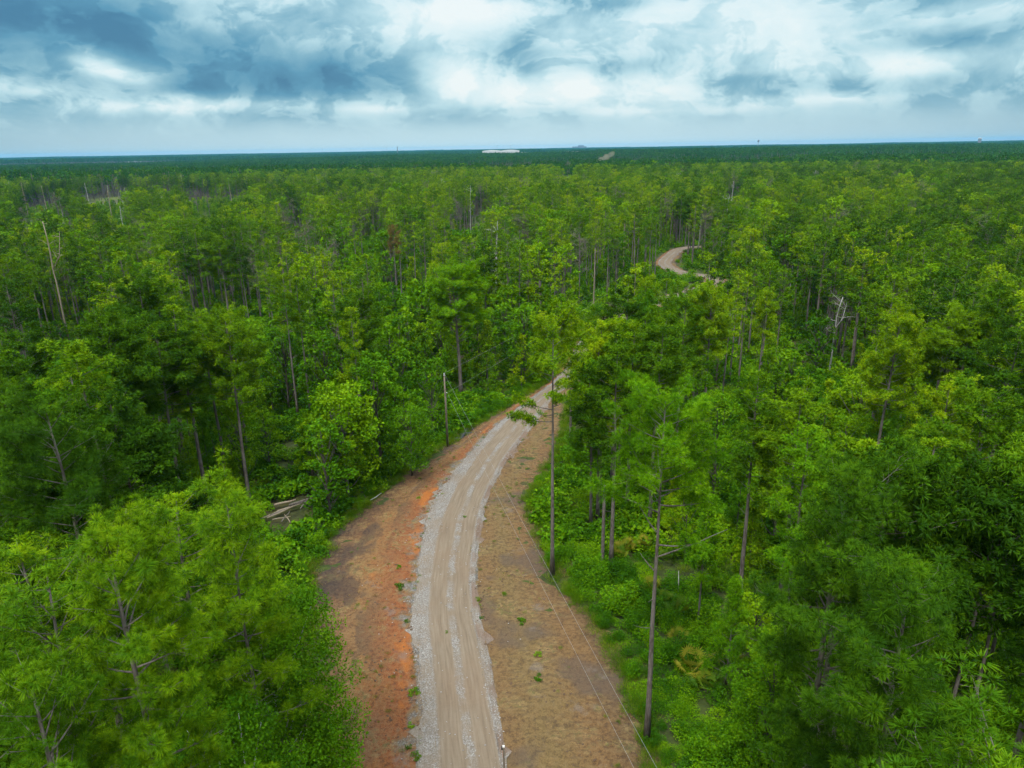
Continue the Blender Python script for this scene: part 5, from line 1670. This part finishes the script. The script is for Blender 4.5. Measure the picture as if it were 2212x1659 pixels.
MASTM = plain('mast_grey', (0.16, 0.18, 0.2), 0.6, 0.1)
for i, (px, D, h, r_, lb) in enumerate([(1085, 5200, 60, 0.7, 'taller thin radio mast above the largest warehouse'), (1111, 5200, 56, 0.7, 'shorter radio mast right of the taller one'),
                                        (800, 5600, 58, 0.6, 'faint thin radio mast on the horizon, left of centre'), (870, 5600, 57, 0.6, 'faint radio mast on the horizon just left of the dark stack'),
                                        (745, 5600, 57, 0.6, 'faint radio mast on the horizon, farthest left of the thin masts')]):
    d_ = fw + rt * (px - 1106) / F; a_ = math.atan2(d_[0], d_[1])
    o = thing('radio_mast', lb, 'radio mast', (D * math.sin(a_), D * math.cos(a_), 0), 0, 1, 'thin radio masts on the horizon')
    m = MB(); m.add(*tube(np.array([[0, 0, 0], [0, 0, h]]), [r_, r_ * .6], 6)); simple('mast_shaft', m, [MASTM], o)
    m = MB(); m.add(*box((0, 0, h - 6), (r_ * 3.5, r_ * 3.5, 2))); simple('antenna', m, [MASTM], o)
def hz_at(px, D):
    d_ = fw + rt * (px - 1106) / F; a_ = math.atan2(d_[0], d_[1])
    return D * math.sin(a_), D * math.cos(a_), -a_
x, y, a_ = hz_at(1592, 4200)
o = thing('water_tower', 'small dark water tower standing up on the horizon, right of centre', 'water tower', (x, y, 0), a_)
m = MB(); m.add(*tube(np.array([[0, 0, 0], [0, 0, 46]]), [1.3, 1.1], 8)); simple('stem', m, [MASTM], o)
m = MB(); m.add(*tube(np.array([[0, 0, 45], [0, 0, 48], [0, 0, 54], [0, 0, 57]]), [1.5, 4.6, 4.6, 1.2], 14)); simple('tank', m, [MASTM], o, True)
x, y, a_ = hz_at(8, 3600)
o = thing('cell_tower', 'small lattice tower on the horizon at the far left', 'tower', (x, y, 0), a_)
m = MB()
for sx_ in (-1, 1):
    for sy_ in (-1, 1):
        m.add(*tube(np.array([[sx_ * 2.2, sy_ * 2.2, 0], [sx_ * .9, sy_ * .9, 52]]), [.35, .3], 5))
for z in range(6, 52, 6):
    w_ = 2.2 - z / 52 * 1.3; m.add(*box((0, 0, z), (w_ * 2, w_ * 2, .5)))
simple('lattice', m, [MASTM], o)
m = MB(); m.add(*box((0, 0, 54), (6.5, 6.5, 4))); simple('platform', m, [MASTM], o)
x, y, a_ = hz_at(1248, 8300)
o = thing('distant_tower_block', 'stepped pale building far away on the horizon', 'building', (x, y, 0), a_)
m = MB(); m.add(*box((0, 0, 26), (62, 40, 52))); simple('tower', m, [MASTM], o)
m = MB(); m.add(*box((-60, 0, 20), (70, 40, 40))); m.add(*box((45, 0, 20), (34, 40, 40))); simple('wing', m, [MASTM], o)
x, y, a_ = hz_at(2021, 4600)
o = thing('distant_plant', 'small pale industrial frame on the horizon, far right', 'building', (x, y, 0), a_)
m = MB(); m.add(*box((0, 0, 22), (15, 12, 44))); simple('tower', m, [MASTM], o)
m = MB(); m.add(*box((0, 0, 45.5), (20, 14, 3))); simple('roof', m, [BROOF], o)
x, y, a_ = hz_at(891, 4500)
o = thing('chimney_stack', 'short dark stack on the horizon left of the white warehouses', 'chimney', (x, y, 0), a_)
m = MB(); m.add(*tube(np.array([[0, 0, 0], [0, 0, 55]]), [2.8, 2.2], 12)); simple('shaft', m, [MASTM], o)
m = MB(); m.add(*tube(np.array([[0, 0, 53], [0, 0, 55.5]]), [2.5, 2.5], 12)); simple('rim', m, [BLACK], o)

# dust rising from the track among the far trees
dm, nt, do = new_mat('dust')
v = nt.node('ShaderNodeVolumePrincipled'); v.inputs['Color'].default_value = (0.85, 0.72, 0.60, 1); v.inputs['Density'].default_value = 0.035
nt.l.new(v.outputs[0], do.inputs['Volume'])
m = MB()
x, y, a_ = hz_at(1284, 1050)
s_ = np.linspace(0, 1, 16)
pth = np.stack([-8 + 30 * s_, 3 * np.sin(s_ * 3), 17 + 4 * s_ + 9 * s_ ** 1.7], 1)
rd = 0.6 + 4.6 * np.sin(np.clip(s_ * 0.97, 0, 1) * math.pi) ** 0.7 * (0.45 + 0.55 * s_) + 0.7 * np.sin(s_ * 23)
V_, T_2 = tube(pth, np.maximum(rd, .3), 14)
V_ = V_ + rl.normal(0, .35, V_.shape)
m.add(V_, T_2)
o = struct('dust', m.mesh('dust', [dm], True), 'stuff'); o.location = (x, y, 0); o['label'] = 'brown dust drifting up from the far track'

# ------------------------------------------------------------------ labels that single each plant out
LAND = {'roadside': 'the thin roadside pine', 'longlimb': 'the long-limbed pine', 'denseroad': 'the bushy bank pine', 'whitelimbs': 'the pine with bare side branches',
        'slender': 'the slender oval-crowned pine', 'palefringe': 'the large pale-crowned pine', 'bigdome': 'the largest domed pine', 'cornerdome': 'the olive domed pine',
        'shaggy': 'the nearest shaggy pine', 'upperleftnear': 'the dark left-edge pine', 'midleft': 'the light green pine', 'tallleft': 'the broad-crowned tall pine',
        'spreading': 'the big spreading pine', 'twin': 'the twin-stemmed pine', 'leftmid': 'the thick-trunked open pine', 'rusty': 'the rust brown pine', 'stump': 'the broken grey trunk',
        'paleforked': 'the tan forked snag', 'whitetree': 'the white-barked tree', 'palepole': 'the pale bare trunk', 'gum': 'the round broadleaf tree', 'oak': 'the fine-leaved overhanging tree'}
LP = {k: HERO[k] for k in LAND}
LP['pole'] = tuple(A[:2]); LAND['pole'] = 'the utility pole'
LP['pole2'] = tuple(Bp[:2]); LAND['pole2'] = 'the far utility pole'
LP['logs'] = tuple(lc[:2]); LAND['logs'] = 'the log pile'
for i, (px, py, nm) in enumerate(((1470, 600, 'the far road curve'), (400, 455, 'the far sapling clearing'), (1150, 985, 'the muddy bank'), (1130, 1500, 'the bottom right verge'), (690, 1230, 'the widest left verge'),
                                  (1240, 800, 'the road narrowing'))):
    LP['p%d' % i] = tuple(at(px, py)[:2]); LAND['p%d' % i] = nm
ORD = ['nearest', 'second', 'third', 'fourth', 'fifth', 'sixth', 'seventh', 'eighth', 'ninth', 'tenth', 'eleventh', 'twelfth', 'thirteenth', 'fourteenth', 'fifteenth', 'sixteenth', 'seventeenth', 'eighteenth', 'nineteenth', 'twentieth', 'twenty-first', 'twenty-second', 'twenty-third', 'twenty-fourth', 'twenty-fifth']
word = {'pine_tree': 'pine', 'young_pine': 'young pine', 'broadleaf_tree': 'broadleaf tree', 'shrub': 'shrub'}
bins = {}
for rec in [t for t in TREES if not t[5 if len(t) < 7 else 6]] + [r + [None] for r in SHR]:
    o, kind, shape, x, y = rec[:5]
    best = min(LP, key=lambda k: math.hypot(LP[k][0] - x, LP[k][1] - y))
    lx, ly = LP[best]
    a0 = math.atan2(lx, ly); ur = (math.sin(a0), math.cos(a0)); rr_ = (math.cos(a0), -math.sin(a0))
    dxx, dyy = x - lx, y - ly
    f_ = dxx * ur[0] + dyy * ur[1]; s_ = dxx * rr_[0] + dyy * rr_[1]
    rel = ('beyond' if f_ > 0 else 'in front of') if abs(f_) > abs(s_) else ('right of' if s_ > 0 else 'left of')
    bins.setdefault((kind, shape, best, rel), []).append((math.hypot(dxx, dyy), o))
for (kind, shape, best, rel), lst in bins.items():
    lst.sort(key=lambda t: t[0])
    for i, (d_, o) in enumerate(lst):
        crown = {'pine_tree': shape + ' crowned pine', 'young_pine': shape + ' young pine', 'broadleaf_tree': shape + ' broadleaf tree', 'shrub': shape + ' green shrub'}[kind]
        near_ = '' if len(lst) == 1 else (', ' + ORD[min(i, 24)] + (' to it' if i == 0 else ' nearest to it'))
        o['label'] = crown + ' ' + rel + ' ' + LAND[best] + near_
        o['category'] = {'pine_tree': 'tree', 'young_pine': 'tree', 'broadleaf_tree': 'tree', 'shrub': 'shrub'}[kind]
